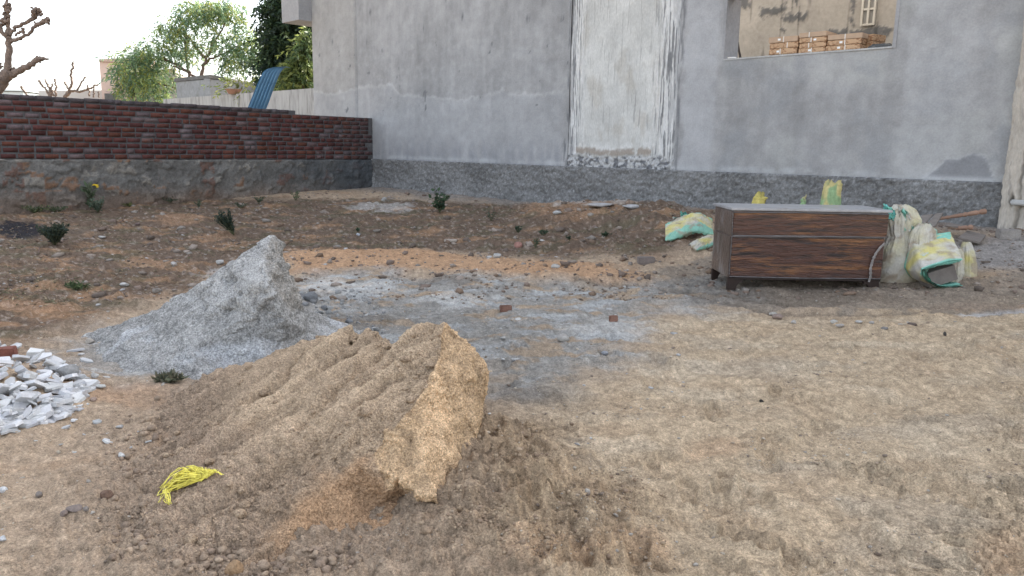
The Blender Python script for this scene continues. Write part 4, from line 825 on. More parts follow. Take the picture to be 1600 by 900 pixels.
# folded bundle
p = on_g(1474, 450); k = p[1] / FPX
def bundle():
    root = thing('sack_bundle', 'bundle of sacks folded together in layers with green edges, right of the standing sack', 'sack bundle', tuple(p + np.array([0, .15, 0])), 0, GS)
    n = 70; m = 34
    for L in range(6):
        off = L * .018; rs = np.random.RandomState(L)
        # C-shaped profile seen from the front: from the upper right, round the left, to the lower right
        pts = np.array([(30, 42 + 5), (0, 41 + 2), (-32, 33), (-40, 27), (-38, 20), (-26, 8), (-8, 0), (18, -1), (40, 2)]) * k if L == 0 else np.array([(30 + rs.uniform(-3, 3), 42 + 5), (0, 41), (-30, 34), (-38, 27), (-35, 19), (-24, 8), (-6, 1), (16, 1), (30 + rs.uniform(-6, 6), 5)]) * k
        c = np.array([-.02, 24 * k]); pts = c + (pts - c) * (1 - off * 2.6)
        if L > 3: pts = pts[:6]
        t = np.linspace(0, len(pts) - 1, n); X = np.interp(t, range(len(pts)), pts[:, 0]); Z = np.interp(t, range(len(pts)), pts[:, 1])
        ker = np.ones(9) / 9; X = np.convolve(np.pad(X, 4, 'edge'), ker, 'valid'); Z = np.convolve(np.pad(Z, 4, 'edge'), ker, 'valid')
        D = np.linspace(-1, 1, m); T, DD = np.meshgrid(t / t[-1], D); Xg = np.tile(X, m); Zg = np.tile(Z, m); T = T.ravel(); DD = DD.ravel()
        dep = .17 - .006 * L
        topness = 1 - sst(.28, .42, T); z = Zg + topness * (DD + 1) * 19 * k + .008 * fbm(T * 6, DD * 2, 3, 40 + L) ; y = DD * dep + .01 * vn2(T * 8, DD * 3, 45 + L); x = Xg + .006 * fbm(T * 9, DD * 4, 3, 50 + L) + .02 * topness * DD
        P = np.stack([x, y, z], 1); C = sack_col(T, DD, P[:, 0], P[:, 1], P[:, 2], 60 + L, 1.0 if L < 1 else .4, .95, .88 if L == 0 else .2)
        F = grid_faces(m, n); Pb = P + np.array([0.004, 0, -.004]); o = link('folded_layer', mesh_np('folded_layer', np.concatenate([P, Pb]), np.concatenate([F, F[:, ::-1] + len(P)]), col=np.concatenate([C, C])), M_sack, root)
    me = lathe_sack('gathered_cloth', [(0, .07, .06, 0, .01), (20 * k, .10, .08, 0, .02), (45 * k, .08, .06, 0, .02), (60 * k, .07, .05, -.02, .025)], 63, .3)
    o = link('gathered_cloth', me, M_sack, root); o.location = (32 * k, .06, .0)
    me = lathe_sack('gathered_cloth', [(30 * k, .10, .08, 0, .01), (60 * k, .14, .08, 0, .03), (85 * k, .12, .05, 0, .03), (97 * k, .05, .03, 0, .03)], 64, .3)
    o = link('gathered_cloth', me, M_sack, root); o.location = (-14 * k, .16, 0)
    b = bmesh.new(); vs = box(b, (0, .0, 18 * k), (44 * k, .22, 24 * k), Matrix.Rotation(-.35, 3, 'Y'), .01); tag(link('fold_filler', b, mat('grey_brown_filler', base=(.16, .14, .125), var=((9, .2, 5),), rough=.9), root), 'dull grey brown block filling the dark opening')  # added block, its dull tone stands in for the dark opening between folds
bundle()
p = on_g(1517, 436)
place(lathe_sack('woven_sack', [(0, .10, .07, 0.03, .01), (.12, .09, .06, .02, .02), (.26, .07, .05, 0, .02), (.36, .04, .03, -.02, .02)], 71, .85, green_at=.2), 'woven_sack', p + np.array([0, .12, 0]), 0, 'small yellow and green crumpled sack at the right end of the folded bundle', group=GS)
# yellow bags behind the chest
YY = np.array([.50, .42, .12]); YG = np.array([.25, .37, .19])
def behind(px, top, hw, Y, seed, cols, label):
    z1 = at_y(px, top, Y)[2]; x = at_y(px, top, Y)[0]; g = gz(x, Y); w2 = hw * Y / FPX; H = z1 - g
    me = lathe_sack('woven_sack', [(0, w2 * 1.2, .10, 0, .01), (H * .5, w2 * 1.1, .09, 0, .02), (H * .82, w2 * .95, .06, .0, .025), (H * .97, w2 * .9, .03, .02, .03)], seed, .5, nseg=70, nz=50)
    a = me.color_attributes['col']; c = np.zeros(len(me.vertices) * 4, np.float32); a.data.foreach_get('color', c); c = c.reshape(-1, 4); co = np.array([v.co[:] for v in me.vertices]); top_ = sst(H * .8, H, co[:, 2]); co[:, 2] += top_ * .07 * fbm(co[:, 0] * 14, co[:, 1] * 14, 2, seed + 5); co[:, 0] += top_ * .03 * fbm(co[:, 2] * 20, co[:, 0] * 8, 2, seed + 6); me.vertices.foreach_set('co', co.astype(np.float32).ravel()); t = sst(-.1, .25, fbm(co[:, 0] * 6, co[:, 2] * 3, 3, seed))[:, None]
    c[:, :3] = (cols[0] * (1 - t) + cols[1] * t) * (1 + .1 * fbm(co[:, 0] * 20, co[:, 2] * 20, 3, 9))[:, None]; a.data.foreach_set('color', np.clip(c, 0, 1).astype(np.float32).ravel())
    return place(me, 'woven_sack', (x, Y, g - .02), 0, label, group=GS)
behind(1301, 282, 15, 10.2, 81, (YY * .8 + .1, YG), 'yellow and green sack standing upright behind the chest, tallest of the three')
behind(1186, 299, 10, 9.6, 82, (YY, YY * .9), 'bright yellow crumpled bag top peeking over the left half of the chest')
behind(1254, 306, 4, 9.6, 83, (YY * .7 + .15, YG), 'tiny pale yellow bag tip just over the middle of the chest')

# ================================================================== OLD TIMBER
M_oldwood = mat('weathered_timber', base=(.20, .175, .155), var=((4, .2, 7), (20, .15, 5)), rough=.85, bumps=((12, .006, 6),), stretch=(1, 12, 12))
M_turned = mat('turned_pine', base=(.27, .165, .115), var=((6, .2, 6),), rough=.6, bumps=((20, .004, 5),))
GT = 'old timber pieces lying between the sacks and the pillar'
def plank(name, pts, th, label, cat='plank', Y=None, m=M_oldwood):
    a, b, c, d = [np.array(q) for q in pts]; bm = bmesh.new(); n = np.cross(b - a, d - a); n /= np.linalg.norm(n); n = n if n[2] > 0 else -n
    lo = [bm.verts.new(q - n * th) for q in (a, b, c, d)]; hi = [bm.verts.new(q) for q in (a, b, c, d)]
    bm.faces.new(hi); bm.faces.new(lo[::-1])
    for i in range(4): bm.faces.new((lo[i], lo[(i + 1) % 4], hi[(i + 1) % 4], hi[i]))
    bmesh.ops.recalc_face_normals(bm, faces=bm.faces[:]); bmesh.ops.bevel(bm, geom=bm.edges[:], offset=.003, segments=1, affect='EDGES'); return tag(link(name, bm, m), label, cat, GT)
Yw = on_g(1490, 378)[1]; k = Yw / FPX
plank('wooden_plank', [at_y(1428, 356, Yw + .02), at_y(1442, 352, Yw), at_y(1458, 334, Yw + .3), at_y(1440, 336, Yw + .3)], .02, 'short grey board leaning up behind the folded bundle, left of its twin')
plank('wooden_plank', [at_y(1444, 356, Yw), at_y(1462, 352, Yw), at_y(1474, 332, Yw + .3), at_y(1461, 334, Yw + .3)], .02, 'short grey board leaning up behind the folded bundle, right of its twin')
plank('wooden_plank', [at_y(1498, 370, Yw - .2), at_y(1532, 378, Yw - .25), at_y(1541, 367, Yw + .1), at_y(1512, 360, Yw + .1)], .03, 'flat grey plank lying on the slope below the turned legs')
plank('wooden_plank', [at_y(1476, 351, Yw + .1), at_y(1513, 356, Yw + .05), at_y(1516, 353, Yw + .15), at_y(1480, 348, Yw + .2)], .02, 'thin pale slat lying beside the shorter turned leg')
def turned(P0, P1, rads, label):
    P0 = np.array(P0); P1 = np.array(P1); t = np.linspace(0, 1, len(rads)); tt = np.linspace(0, 1, 70); rr = np.interp(tt, t, rads)
    V, F = tubes_np([(P0 + (P1 - P0) * tt[:, None], rr)], 16); return tag(link('turned_leg', mesh_np('turned_leg', V, F), M_turned), label, 'turned leg', GT)
rr = np.array([5, 5, 5.4, 4.2, 6.2, 4.6, 5.2, 5.6, 5.8, 6.2, 6.4, 5.0, 8.2, 5.6, 6.8, 7.4, 7.6, 7.8, 5.5, 8.8, 8.8, 8.2]) * .5 * k
turned(at_y(1466, 342, Yw + .25), at_y(1540, 330, Yw + .2), rr, 'long turned wooden leg propped up with its thick end to the right')
turned(at_y(1494, 357, Yw + .1), at_y(1519, 355, Yw), rr[10:] * .95, 'short turned wooden leg lying under the longer one')

# ================================================================== STONES AND BRICKS IN THE YARD
def stone_mesh(name, sx, sy, sz, seed, blocky=.5, base=ICO3, col=(.3, .29, .28)):
    V0, F0 = base; rs = np.random.RandomState(seed); V = V0.copy()
    nrm = rs.randn(9, 3); nrm /= np.linalg.norm(nrm, axis=1)[:, None]
    for n in nrm:          # flat chipped faces
        d = V @ n; c = rs.uniform(.55, .85); V -= np.maximum(d - c, 0)[:, None] * n[None] * blocky * 1.6
    V = V * (1 + .10 * fbm3(V * 1.8 + seed, 3, seed))[:, None]; V = V * [sx / 2, sy / 2, sz / 2]
    C = np.array([col]) * (1 + .12 * fbm3(V0 * 2.5 + seed, 3, seed + 1))[:, None]; return mesh_np(name, V, F0, smooth=False, col=C)
def brick_mesh(name, sx, sy, sz, seed, col):
    b = bmesh.new(); random.seed(seed); vs = box(b, (0, 0, 0), (sx, sy, sz), None, .06 * sz); bmesh.ops.bevel(b, geom=b.edges[:], offset=.006, segments=2, affect='EDGES')
    for v in b.verts: v.co += Vector([random.uniform(-.002, .002) for _ in range(3)])
    me = bpy.data.meshes.new(name); b.to_mesh(me); b.free(); n = len(me.vertices); rs = np.random.RandomState(seed)
    at = me.color_attributes.new('col', 'FLOAT_COLOR', 'POINT'); at.data.foreach_set('color', np.concatenate([np.array([col]) * (1 + .12 * rs.randn(n, 1)), np.ones((n, 1))], 1).clip(0, 1).astype(np.float32).ravel()); return me
def put(me, name, px, py, label, cat, rz=0, sink=.25, sz=.05, group=None, ry=0, m=M_stone):
    p = on_g(px, py); o = link(name, me, m); o.location = (p[0], p[1], p[2] + sz * (.5 - sink)); o.rotation_euler = (random.uniform(-.1, .1), ry, rz); return tag(o, label, cat, group)
GR = 'loose bricks and rocks lying about the yard'
BR = (.21, .115, .085); GY = (.30, .29, .28); PALE = (.42, .41, .39); RD_ = (.22, .07, .05)
items = [ # px, py, width px, height px, kind, colour, label
 (1009, 411, 26, 11, 'b', (.20, .17, .155), 'grey brown brick lying flat a little left of the chest'),
 (790, 486, 17, 11, 'b', BR, 'broken reddish brick piece on the grey patch behind the sand peak'),
 (958, 501, 14, 10, 'b', (.27, .15, .11), 'small brown brick bit right of the reddish piece in mid yard'),
 (1575, 372, 30, 16, 'b', (.30, .275, .25), 'pale dusty brick at the foot of the pillar'),
 (880, 532, 22, 14, 's', (.36, .34, .31), 'pale angular rock with a flat top right of the sand peak'),
 (945, 553, 12, 7, 's', (.30, .31, .33), 'small bluish grey rock right of the pale angular rock'),
 (810, 386, 15, 10, 's', (.30, .16, .13), 'reddish chunk on the brown soil above the orange bank'),
 (777, 402, 18, 8, 's', PALE, 'whitish lump on the orange bank'),
 (868, 418, 16, 7, 's', (.40, .38, .35), 'pale flat lump at the right end of the orange bank'),
 (704, 377, 20, 4, 'b', (.42, .36, .31), 'thin pale brick sliver on the dark brown soil'),
 (345, 412, 16, 9, 's', PALE, 'whitish stone beside the grey heap, just left of its peak'),
 (292, 395, 12, 6, 's', (.32, .27, .23), 'tan stone on the brown soil left of the grey heap peak'),
 (272, 414, 11, 7, 's', (.40, .38, .36), 'small white stone left of the tan stone'),
 (160, 372, 12, 5, 's', PALE, 'flat white stone right of the round dark shrub'),
 (195, 446, 16, 6, 's', PALE, 'flat white stone above the left slope of the grey heap'),
 (215, 352, 10, 5, 's', (.16, .12, .11), 'dark flat stone on the brown soil near the tall milkweed'),
 (290, 384, 8, 5, 's', (.35, .28, .22), 'tiny tan stone above the grey heap ridge'),
 (148, 589, 13, 9, 's', (.52, .51, .49), 'rounded white stone right of the broken marble pile'),
 (158, 606, 17, 8, 's', (.50, .50, .48), 'flat white stone just below the rounded white stone'),
 (141, 536, 14, 10, 's', (.42, .38, .33), 'cream angular stone at the left foot of the grey heap'),
 (146, 626, 14, 7, 's', (.36, .27, .22), 'pinkish brown stone below the flat white stone'),
 (152, 661, 16, 6, 's', (.44, .45, .45), 'pale grey sliver on bare soil left of the sand heap'),
 (190, 713, 14, 6, 's', (.58, .57, .55), 'small white stone left of the yellow twine'),
 (167, 779, 27, 18, 's', (.165, .105, .075), 'big dark brown clod left of the yellow twine'),
 (62, 775, 15, 8, 's', (.22, .19, .17), 'grey brown stone near the left edge of the yard'),
 (5, 768, 14, 10, 's', (.60, .60, .60), 'white stone at the left edge, the upper of two'),
 (4, 845, 14, 8, 's', (.55, .56, .57), 'white stone at the left edge, the lower of two'),
 (118, 797, 30, 6, 's', (.22, .18, .16), 'long flat brown stone left of the sand foot'),
 (100, 805, 14, 6, 's', (.24, .19, .165), 'short flat brown stone beside the long one'),
 (135, 797, 10, 6, 's', (.25, .22, .2), 'small grey chip right of the long flat stone'),
 (366, 895, 34, 28, 's', (.32, .21, .12), 'large sandy orange clod at the front foot of the sand heap'),
 (665, 832, 22, 14, 's', (.30, .22, .15), 'sandy clod in front of the broken sand face'),
 (1215, 498, 18, 10, 's', (.26, .20, .17), 'brown stone on the track edge in front of the chest'),
 (1207, 492, 14, 6, 's', (.40, .37, .33), 'pale chip touching the brown stone on the track edge'),
 (1240, 505, 9, 6, 's', (.42, .40, .37), 'small pale stone right of the brown one on the track'),
 (1302, 504, 14, 6, 's', (.42, .40, .36), 'flat pale stone on the track below the chest centre'),
 (1312, 511, 14, 7, 's', (.38, .35, .32), 'flat grey stone right below the flat pale stone'),
 (1342, 504, 12, 5, 's', (.43, .42, .40), 'white flat stone on the track below the right end of the chest'),
 (1362, 505, 9, 5, 's', (.40, .38, .36), 'little white stone right of the white flat stone on the track'),
 (1382, 514, 12, 5, 's', (.20, .19, .18), 'grey chip on the track below the standing sack'),
 (1426, 508, 16, 6, 's', (.13, .10, .085), 'dark chip on the track below the folded bundle'),
 (1476, 524, 7, 8, 's', (.07, .065, .06), 'small black pebble standing on the pale ground at the right'),
 (1190, 629, 8, 4, 's', (.05, .045, .04), 'tiny black pebble in the middle of the bare right foreground'),
 (1455, 402, 20, 7, 's', (.20, .18, .16), 'low grey stone behind the folded bundle'),
 (486, 470, 24, 17, 's', (.17, .175, .18), 'biggest dark grey lump at the right foot of the grey heap'),
 (470, 466, 14, 10, 's', (.20, .20, .20), 'grey lump just left of the biggest one by the grey heap'),
 (508, 484, 14, 9, 's', (.19, .195, .2), 'grey lump right of the biggest one by the grey heap'),
 (494, 494, 12, 9, 's', (.24, .25, .26), 'light grey lump at the lower right of the grey heap'),
 (545, 504, 14, 8, 's', (.22, .23, .24), 'grey lump farthest to the right of the grey heap'),
 (600, 313, 10, 6, 's', (.33, .32, .3), 'pale stone close to the house wall, left of the leafy weed'),
 (870, 334, 14, 6, 's', (.42, .42, .41), 'white chip on top of the soil mound by the wall'),
 (1065, 358, 10, 5, 's', (.3, .28, .26), 'little stone on the bank just left of the draped sack'),
 (560, 368, 9, 5, 's', (.45, .47, .5), 'small bluish white scrap of rubble on the brown soil right of the grey peak'),
 (940, 322, 44, 7, 's', (.40, .39, .385), 'long pale lump of dried mortar along the soil mound'),
 (985, 324, 30, 6, 's', (.38, .375, .37), 'shorter pale lump of dried mortar right of the long one'),
]
for i, (px, py, wd, hh, kd, col, lab) in enumerate(items):
    p = on_g(px, py); k = p[1] / FPX; W_ = wd * k; H_ = max(hh * k, .025)
    if kd == 'b': put(brick_mesh('brick', W_, W_ * .6, H_, i, col), 'brick', px, py, lab, 'brick', RNG.uniform(-.4, .4), .15, H_, GR)
    else: put(stone_mesh('rock', W_, W_ * .8, H_ * 1.15, i, col=col), 'rock', px, py, lab, 'rock', RNG.uniform(-.6, .6), .22, H_, GR)
# small rubble nobody could count
def scatter(n, xr, yr, dens, size, cols, name, label, cat, seed, flat=.6, base=ICO1, m=M_stone, power=2.2, hf=ground_h, rough=.85):
    rs = np.random.RandomState(seed); P = []; got = 0; X = []; Yv = []
    while got < n:
        px = rs.uniform(*xr, 6000); py = rs.uniform(*yr, 6000)
        d = CF[None] + ((px - 800) / FPX)[:, None] * CR - ((py - 450) / FPX)[:, None] * CU; d /= d[:, 1:2]; Yy = np.clip((.0 - 1.5 + .1) / d[:, 2], 1, 22); x = d[:, 0] * Yy; y = Yy
        g = base_h(x, y); Yy = np.clip((g - 1.5) / d[:, 2], 1, 22); x = d[:, 0] * Yy; y = Yy; g = base_h(x, y); Yy = np.clip((g - 1.5) / d[:, 2], 1, 22); x = d[:, 0] * Yy; y = Yy
        inside = ((x - A[0]) * HN[0] + (y - A[1]) * HN[1] > .08) & ((x - A[0]) * BN[0] + (y - A[1]) * BN[1] > .08)
        kp = (rs.rand(len(x)) < dens(x, y)) & inside; X.append(x[kp]); Yv.append(y[kp]); got += kp.sum()
    X = np.concatenate(X)[:n]; Yv = np.concatenate(Yv)[:n]; s = size[0] * (1 - rs.rand(n)) ** (-1 / power); s = np.clip(s, size[0], size[1]) * (.6 + .07 * np.minimum(Yv, 16) * 1.0)
    z = hf(X, Yv) + s * flat * .25; P = np.stack([X, Yv, z], 1); C = np.array(cols)[rs.randint(0, len(cols), n)] * (1 + .2 * (rs.rand(n, 1) - .5))
    V, F, CC = chunks(P, s, flat, seed, base, rough, C); return tag(link(name, mesh_np(name, V, F, smooth=False, col=CC), m), label, cat, kind='stuff')
one = lambda x, y: np.ones_like(x)
scatter(4200, (-100, 1700), (300, 470), lambda x, y: .25 + .75 * sst(-.1, .5, fbm(x * 1.2, y * 1.2, 3, 801)), (.008, .045), [(.30, .25, .21), (.20, .15, .12), (.27, .24, .21), (.14, .11, .09), (.20, .14, .10)], 'soil_rubble', 'small stones and crumbs strewn over the brown soil near the walls', 'rubble', 1)
scatter(5200, (-50, 1650), (430, 900), lambda x, y: .15 + .85 * sst(.0, .6, fbm(x * 1.5, y * 1.5, 3, 811)), (.003, .014), [(.44, .35, .26), (.36, .28, .205), (.50, .43, .34), (.24, .19, .15), (.44, .40, .35)], 'fine_gravel', 'fine gravel and crumbs over the bare yard', 'gravel', 2)
scatter(160, (-50, 1100), (300, 700), one, (.010, .03), [(.55, .54, .52), (.45, .44, .43)], 'white_chips', 'small white stone chips strewn over the yard', 'chips', 3, flat=.35)
scatter(2600, (150, 560), (560, 900), lambda x, y: sandskirt(x, y) ** 2 * sst(-.2, .5, fbm(x * 3, y * 3, 3, 830)), (.004, .022), [(.33, .25, .18), (.37, .28, .20), (.28, .21, .155)], 'sand_clods', 'rounded damp sand clods around the left foot of the sand heap', 'clods', 4, flat=.8, base=ICO2, rough=.22, power=2.0)
scatter(1700, (640, 1050), (640, 900), lambda x, y: np.maximum(spill(x, y), spill2(x, y)) * sst(-.2, .5, fbm(x * 4, y * 4, 3, 831)) + .02, (.003, .014), [(.36, .27, .18), (.29, .21, .145), (.42, .32, .22)], 'sand_crumbs', 'crumbs of fallen sand to the right of the sand heap', 'crumbs', 5, flat=.8, base=ICO2, rough=.22)
scatter(170, (455, 600), (455, 520), lambda x, y: .2 + one(x, y) * .6, (.009, .034), [(.27, .27, .26), (.32, .32, .31), (.22, .22, .22)], 'stone_dust_lumps', 'grey lumps that rolled off the stone dust heap', 'lumps', 6, flat=.75)
# clods on the sand heap itself
idx = np.random.RandomState(5).choice(np.where((SANDW < .05) & (SANDV[:, 2] > .02) & (SANDN[:, 1] < .3))[0], 900, replace=False)
rs = np.random.RandomState(6); wgt = rs.rand(len(idx)) < (.25 + .75 * (1 - sst(.05, .4, SANDV[idx, 2]))); idx = idx[wgt]; sz = np.clip(.0035 * (1 - rs.rand(len(idx))) ** (-1 / 1.9), .004, .024)
V, F, C = chunks(SANDV[idx] + SANDN[idx] * (sz * .2)[:, None], sz, .75, 7, ICO2, .25, np.array([[.42, .315, .22]]) * (1 + .2 * (rs.rand(len(idx), 1) - .5)))
o = link('clods', mesh_np('clods', V, F, smooth=False, col=C), M_sand, sand); o['kind'] = 'stuff'
# dry litter: short straws and dead leaves on the brown soil
rs = np.random.RandomState(9); n = 7000; px = rs.uniform(-60, 1120, n * 2); py = rs.uniform(308, 480, n * 2); d = CF[None] + ((px - 800) / FPX)[:, None] * CR - ((py - 450) / FPX)[:, None] * CU; d /= d[:, 1:2]
Yy = np.full(len(px), 10.0)
for _ in range(5): Yy = np.clip((base_h(d[:, 0] * Yy, Yy) - 1.5) / d[:, 2], 1, 22)
x, y = d[:, 0] * Yy, Yy; ok = (rs.rand(len(x)) < back_brown(x, y) * (.2 + .8 * sst(-.2, .4, fbm(x * .9, y * .9, 3, 821)))) & ((x - A[0]) * HN[0] + (y - A[1]) * HN[1] > .1) & ((x - A[0]) * BN[0] + (y - A[1]) * BN[1] > .1)
x, y = x[ok][:n], y[ok][:n]; n = len(x); z = ground_h(x, y); L = rs.uniform(.02, .09, n); a = rs.rand(n) * 6.28; e = rs.uniform(0, .5, n); dr = np.stack([np.cos(a) * np.cos(e), np.sin(a) * np.cos(e), np.sin(e)], 1); sd_ = np.stack([-np.sin(a), np.cos(a), 0 * a], 1) * rs.uniform(.002, .009, n)[:, None]
p0 = np.stack([x, y, z + .003], 1); V = np.stack([p0 - sd_ * .5, p0 + dr * (L * .5)[:, None] + sd_, p0 + dr * L[:, None] + [0, 0, -.004], p0 + dr * (L * .5)[:, None] - sd_ + [0, 0, .004]], 1).reshape(-1, 3); F = np.arange(4 * n).reshape(-1, 4)
C = np.repeat(np.array([(.28, .20, .12), (.20, .13, .08), (.35, .28, .18), (.13, .10, .07), (.12, .14, .07)])[rs.randint(0, 5, n)], 4, 0)
tag(link('dry_litter', mesh_np('dry_litter', V, F, smooth=False, col=C), M_weed), 'dry straws and dead leaves lying on the brown soil', 'litter', kind='stuff')

# ================================================================== PILE OF BROKEN MARBLE
rs = np.random.RandomState(12); kinds = []
for q in range(16):
    b = bmesh.new(); n = rs.randint(4, 8); a = np.sort(rs.rand(n) * 6.28 * .5 + np.linspace(0, 6.28, n, endpoint=False)); el = rs.uniform(.5, .95); rad = rs.uniform(.7, 1.1, n)
    pts = [(math.cos(t) * r_, math.sin(t) * r_ * el) for t, r_ in zip(np.linspace(0, 6.28, n, endpoint=False) + rs.uniform(-.35, .35, n), rad)]; th = rs.uniform(.18, .5)
    lo = [b.verts.new((x, y, -th / 2)) for x, y in pts]; hi = [b.verts.new((x * rs.uniform(.88, 1), y * rs.uniform(.88, 1), th / 2)) for x, y in pts]
    b.faces.new(hi); b.faces.new(lo[::-1])
    for i in range(n): b.faces.new((lo[i], lo[(i + 1) % n], hi[(i + 1) % n], hi[i]))
    bmesh.ops.bevel(b, geom=b.edges[:], offset=.03, segments=1, affect='EDGES'); me = bpy.data.meshes.new('marble_shard'); b.normal_update(); b.to_mesh(me); b.free()
    g = rs.uniform(.44, .66); base = np.array([g, g, g * rs.uniform(.96, 1.03)]); at = me.color_attributes.new('col', 'FLOAT_COLOR', 'POINT'); m_ = len(me.vertices)
    at.data.foreach_set('color', np.concatenate([np.repeat(base[None], m_, 0) * (1 + .06 * rs.randn(m_, 1)), np.ones((m_, 1))], 1).clip(0, 1).astype(np.float32).ravel()); me.materials.append(M_marble); kinds.append(me)
placed = 0; shard_n = 0
while shard_n < 215:
    px = rs.uniform(-25, 140); lo_ = np.interp(px, [-25, 0, 60, 100, 135], [682, 682, 662, 655, 612]); hi_ = np.interp(px, [-25, 0, 60, 100, 140], [540, 545, 555, 572, 592]); py = rs.uniform(hi_, lo_)
    if rs.rand() < .35: py = lo_ - abs(rs.randn()) * 25
    p = on_g(px, py); edge_ = min(1, (140 - px) / 60, (lo_ - py) / 30 + .25)
    o = bpy.data.objects.new('marble_shard', kinds[rs.randint(16)]); S.collection.objects.link(o); sc_ = rs.uniform(.032, .078) * (.75 + .35 * max(edge_, 0))
    o.scale = (sc_ * rs.uniform(.9, 1.5), sc_, sc_ * rs.uniform(.7, 1.0)); o.location = (p[0], p[1], p[2] + rs.uniform(.005, .05) * max(edge_, .12)); o.rotation_euler = (rs.uniform(-.5, .5) * (.4 + edge_), rs.uniform(-.5, .5) * (.4 + edge_), rs.uniform(0, 6.28))
    tag(o, 'broken white or pale grey marble piece in the rubble pile at the left edge', 'marble shard', 'broken marble pieces in the pile'); shard_n += 1
for q in range(16):
    px = 100 + abs(rs.randn()) * 55; py = rs.uniform(560, 720) ; p = on_g(px, py); o = bpy.data.objects.new('marble_shard', kinds[rs.randint(16)]); S.collection.objects.link(o); sc_ = rs.uniform(.010, .026); o.scale = (sc_ * rs.uniform(.9, 1.6), sc_, sc_); o.location = (p[0], p[1], p[2] + .002); o.rotation_euler = (rs.uniform(-.3, .3), rs.uniform(-.3, .3), rs.uniform(0, 6.28)); tag(o, 'small white marble chip strayed on bare soil right of the rubble pile', 'marble shard', 'marble chips strayed from the pile')
put(brick_mesh('brick', .12, .09, .06, 91, (.19, .075, .055)), 'brick', 10, 566, 'dark red brick chunk on the marble pile', 'brick', .3, -.7, .06, GR)
put(stone_mesh('rock', .14, .12, .09, 92, col=(.27, .27, .265)), 'rock', 106, 590, 'grey angular rock on the right side of the marble pile', 'rock', .3, -.05, .08, GR)

# ================================================================== YELLOW TWINE
M_twine = mat('yellow_plastic_twine', base=(.92, .82, .16), var=((30, .2, 3),), rough=.45, spec=.4)
cbest = None
def on_sand(px, py):
    d = ray(px, py); v = SANDV - CAM; t = v[:, 1]; e = v - d[None] * t[:, None]; q = (e ** 2).sum(1); near = np.where(q < (.012) ** 2)[0]
    if len(near) == 0: return on_g(px, py)
    kk = near[np.argmin(SANDV[near, 1])]; p = SANDV[kk]; g_ = on_g(px, py); return p if p[1] < g_[1] else g_
c0 = on_sand(278, 758); c1 = on_sand(318, 744); rs = np.random.RandomState(21); paths = []
k = c0[1] / FPX
for q in range(85):
    f = rs.rand(); t0 = rs.rand() ** .8; c = c0 + (c1 - c0) * t0 * 1.0; r_ = (1 - t0) * 18 * k + 5 * k; n = 22; th0 = rs.rand() * 6.28; P = []
    ax = rs.uniform(.4, 1); ph = rs.rand(3) * 6.28
    for j in range(n):
        a = th0 + j * .33 * rs.uniform(.75, 1.25); P.append([c[0] + r_ * math.cos(a) * (1.2 + .5 * ph[0] / 6.28) + .012 * math.sin(3 * a + ph[0]), c[1] + r_ * .8 * math.sin(a) * ax + .008 * math.sin(2 * a + ph[1]), 0])
    P = np.array(P); hgt = .010 + .055 * rs.rand() * (1 - t0 * .6); rel_ = np.clip(1 - (np.hypot(P[:, 0] - c[0], P[:, 1] - c[1]) / (r_ * 1.3)) ** 2, 0.05, 1)
    zs = c0[2] + (c1[2] - c0[2]) * ((P[:, 0] - c0[0]) / (c1[0] - c0[0] + 1e-6)); zs = np.clip(zs, min(c0[2], c1[2]) - .05, max(c0[2], c1[2]) + .02) + .18 * (P[:, 1] - c0[1]); P[:, 2] = zs + hgt * (.4 + rel_) + .004 * np.sin(np.arange(n) + ph[2]); paths.append((P, np.full(n, .0017)))
e = on_sand(345, 739)
for q in range(14):
    a_ = c1 + np.array([rs.uniform(-.02, .02), rs.uniform(-.02, .02), .02]); b_ = e + np.array([rs.uniform(-.05, .02), rs.uniform(-.02, .02), .012]); tt = np.linspace(0, 1, 10)[:, None]; paths.append((a_ * (1 - tt) + b_ * tt + np.array([0, 0, .012]) * np.sin(tt * 3.1) + .004 * rs.randn(10, 3), np.full(10, .0012)))
for q in range(10):
    a_ = on_sand(262 + rs.uniform(-8, 8), 770) + [0, 0, .015]; b_ = on_sand(258 + rs.uniform(-10, 12), 786) + [0, 0, .006]; tt = np.linspace(0, 1, 10)[:, None]; paths.append((a_ * (1 - tt) + b_ * tt + np.array([0, 0, .02]) * np.sin(tt * 3.1) + .004 * rs.randn(10, 3), np.full(10, .0012)))
V, F = tubes_np(paths, 5); tag(link('twine_tangle', mesh_np('twine_tangle', V, F), M_twine), 'tangle of bright yellow plastic twine on the left slope of the sand heap', 'twine')

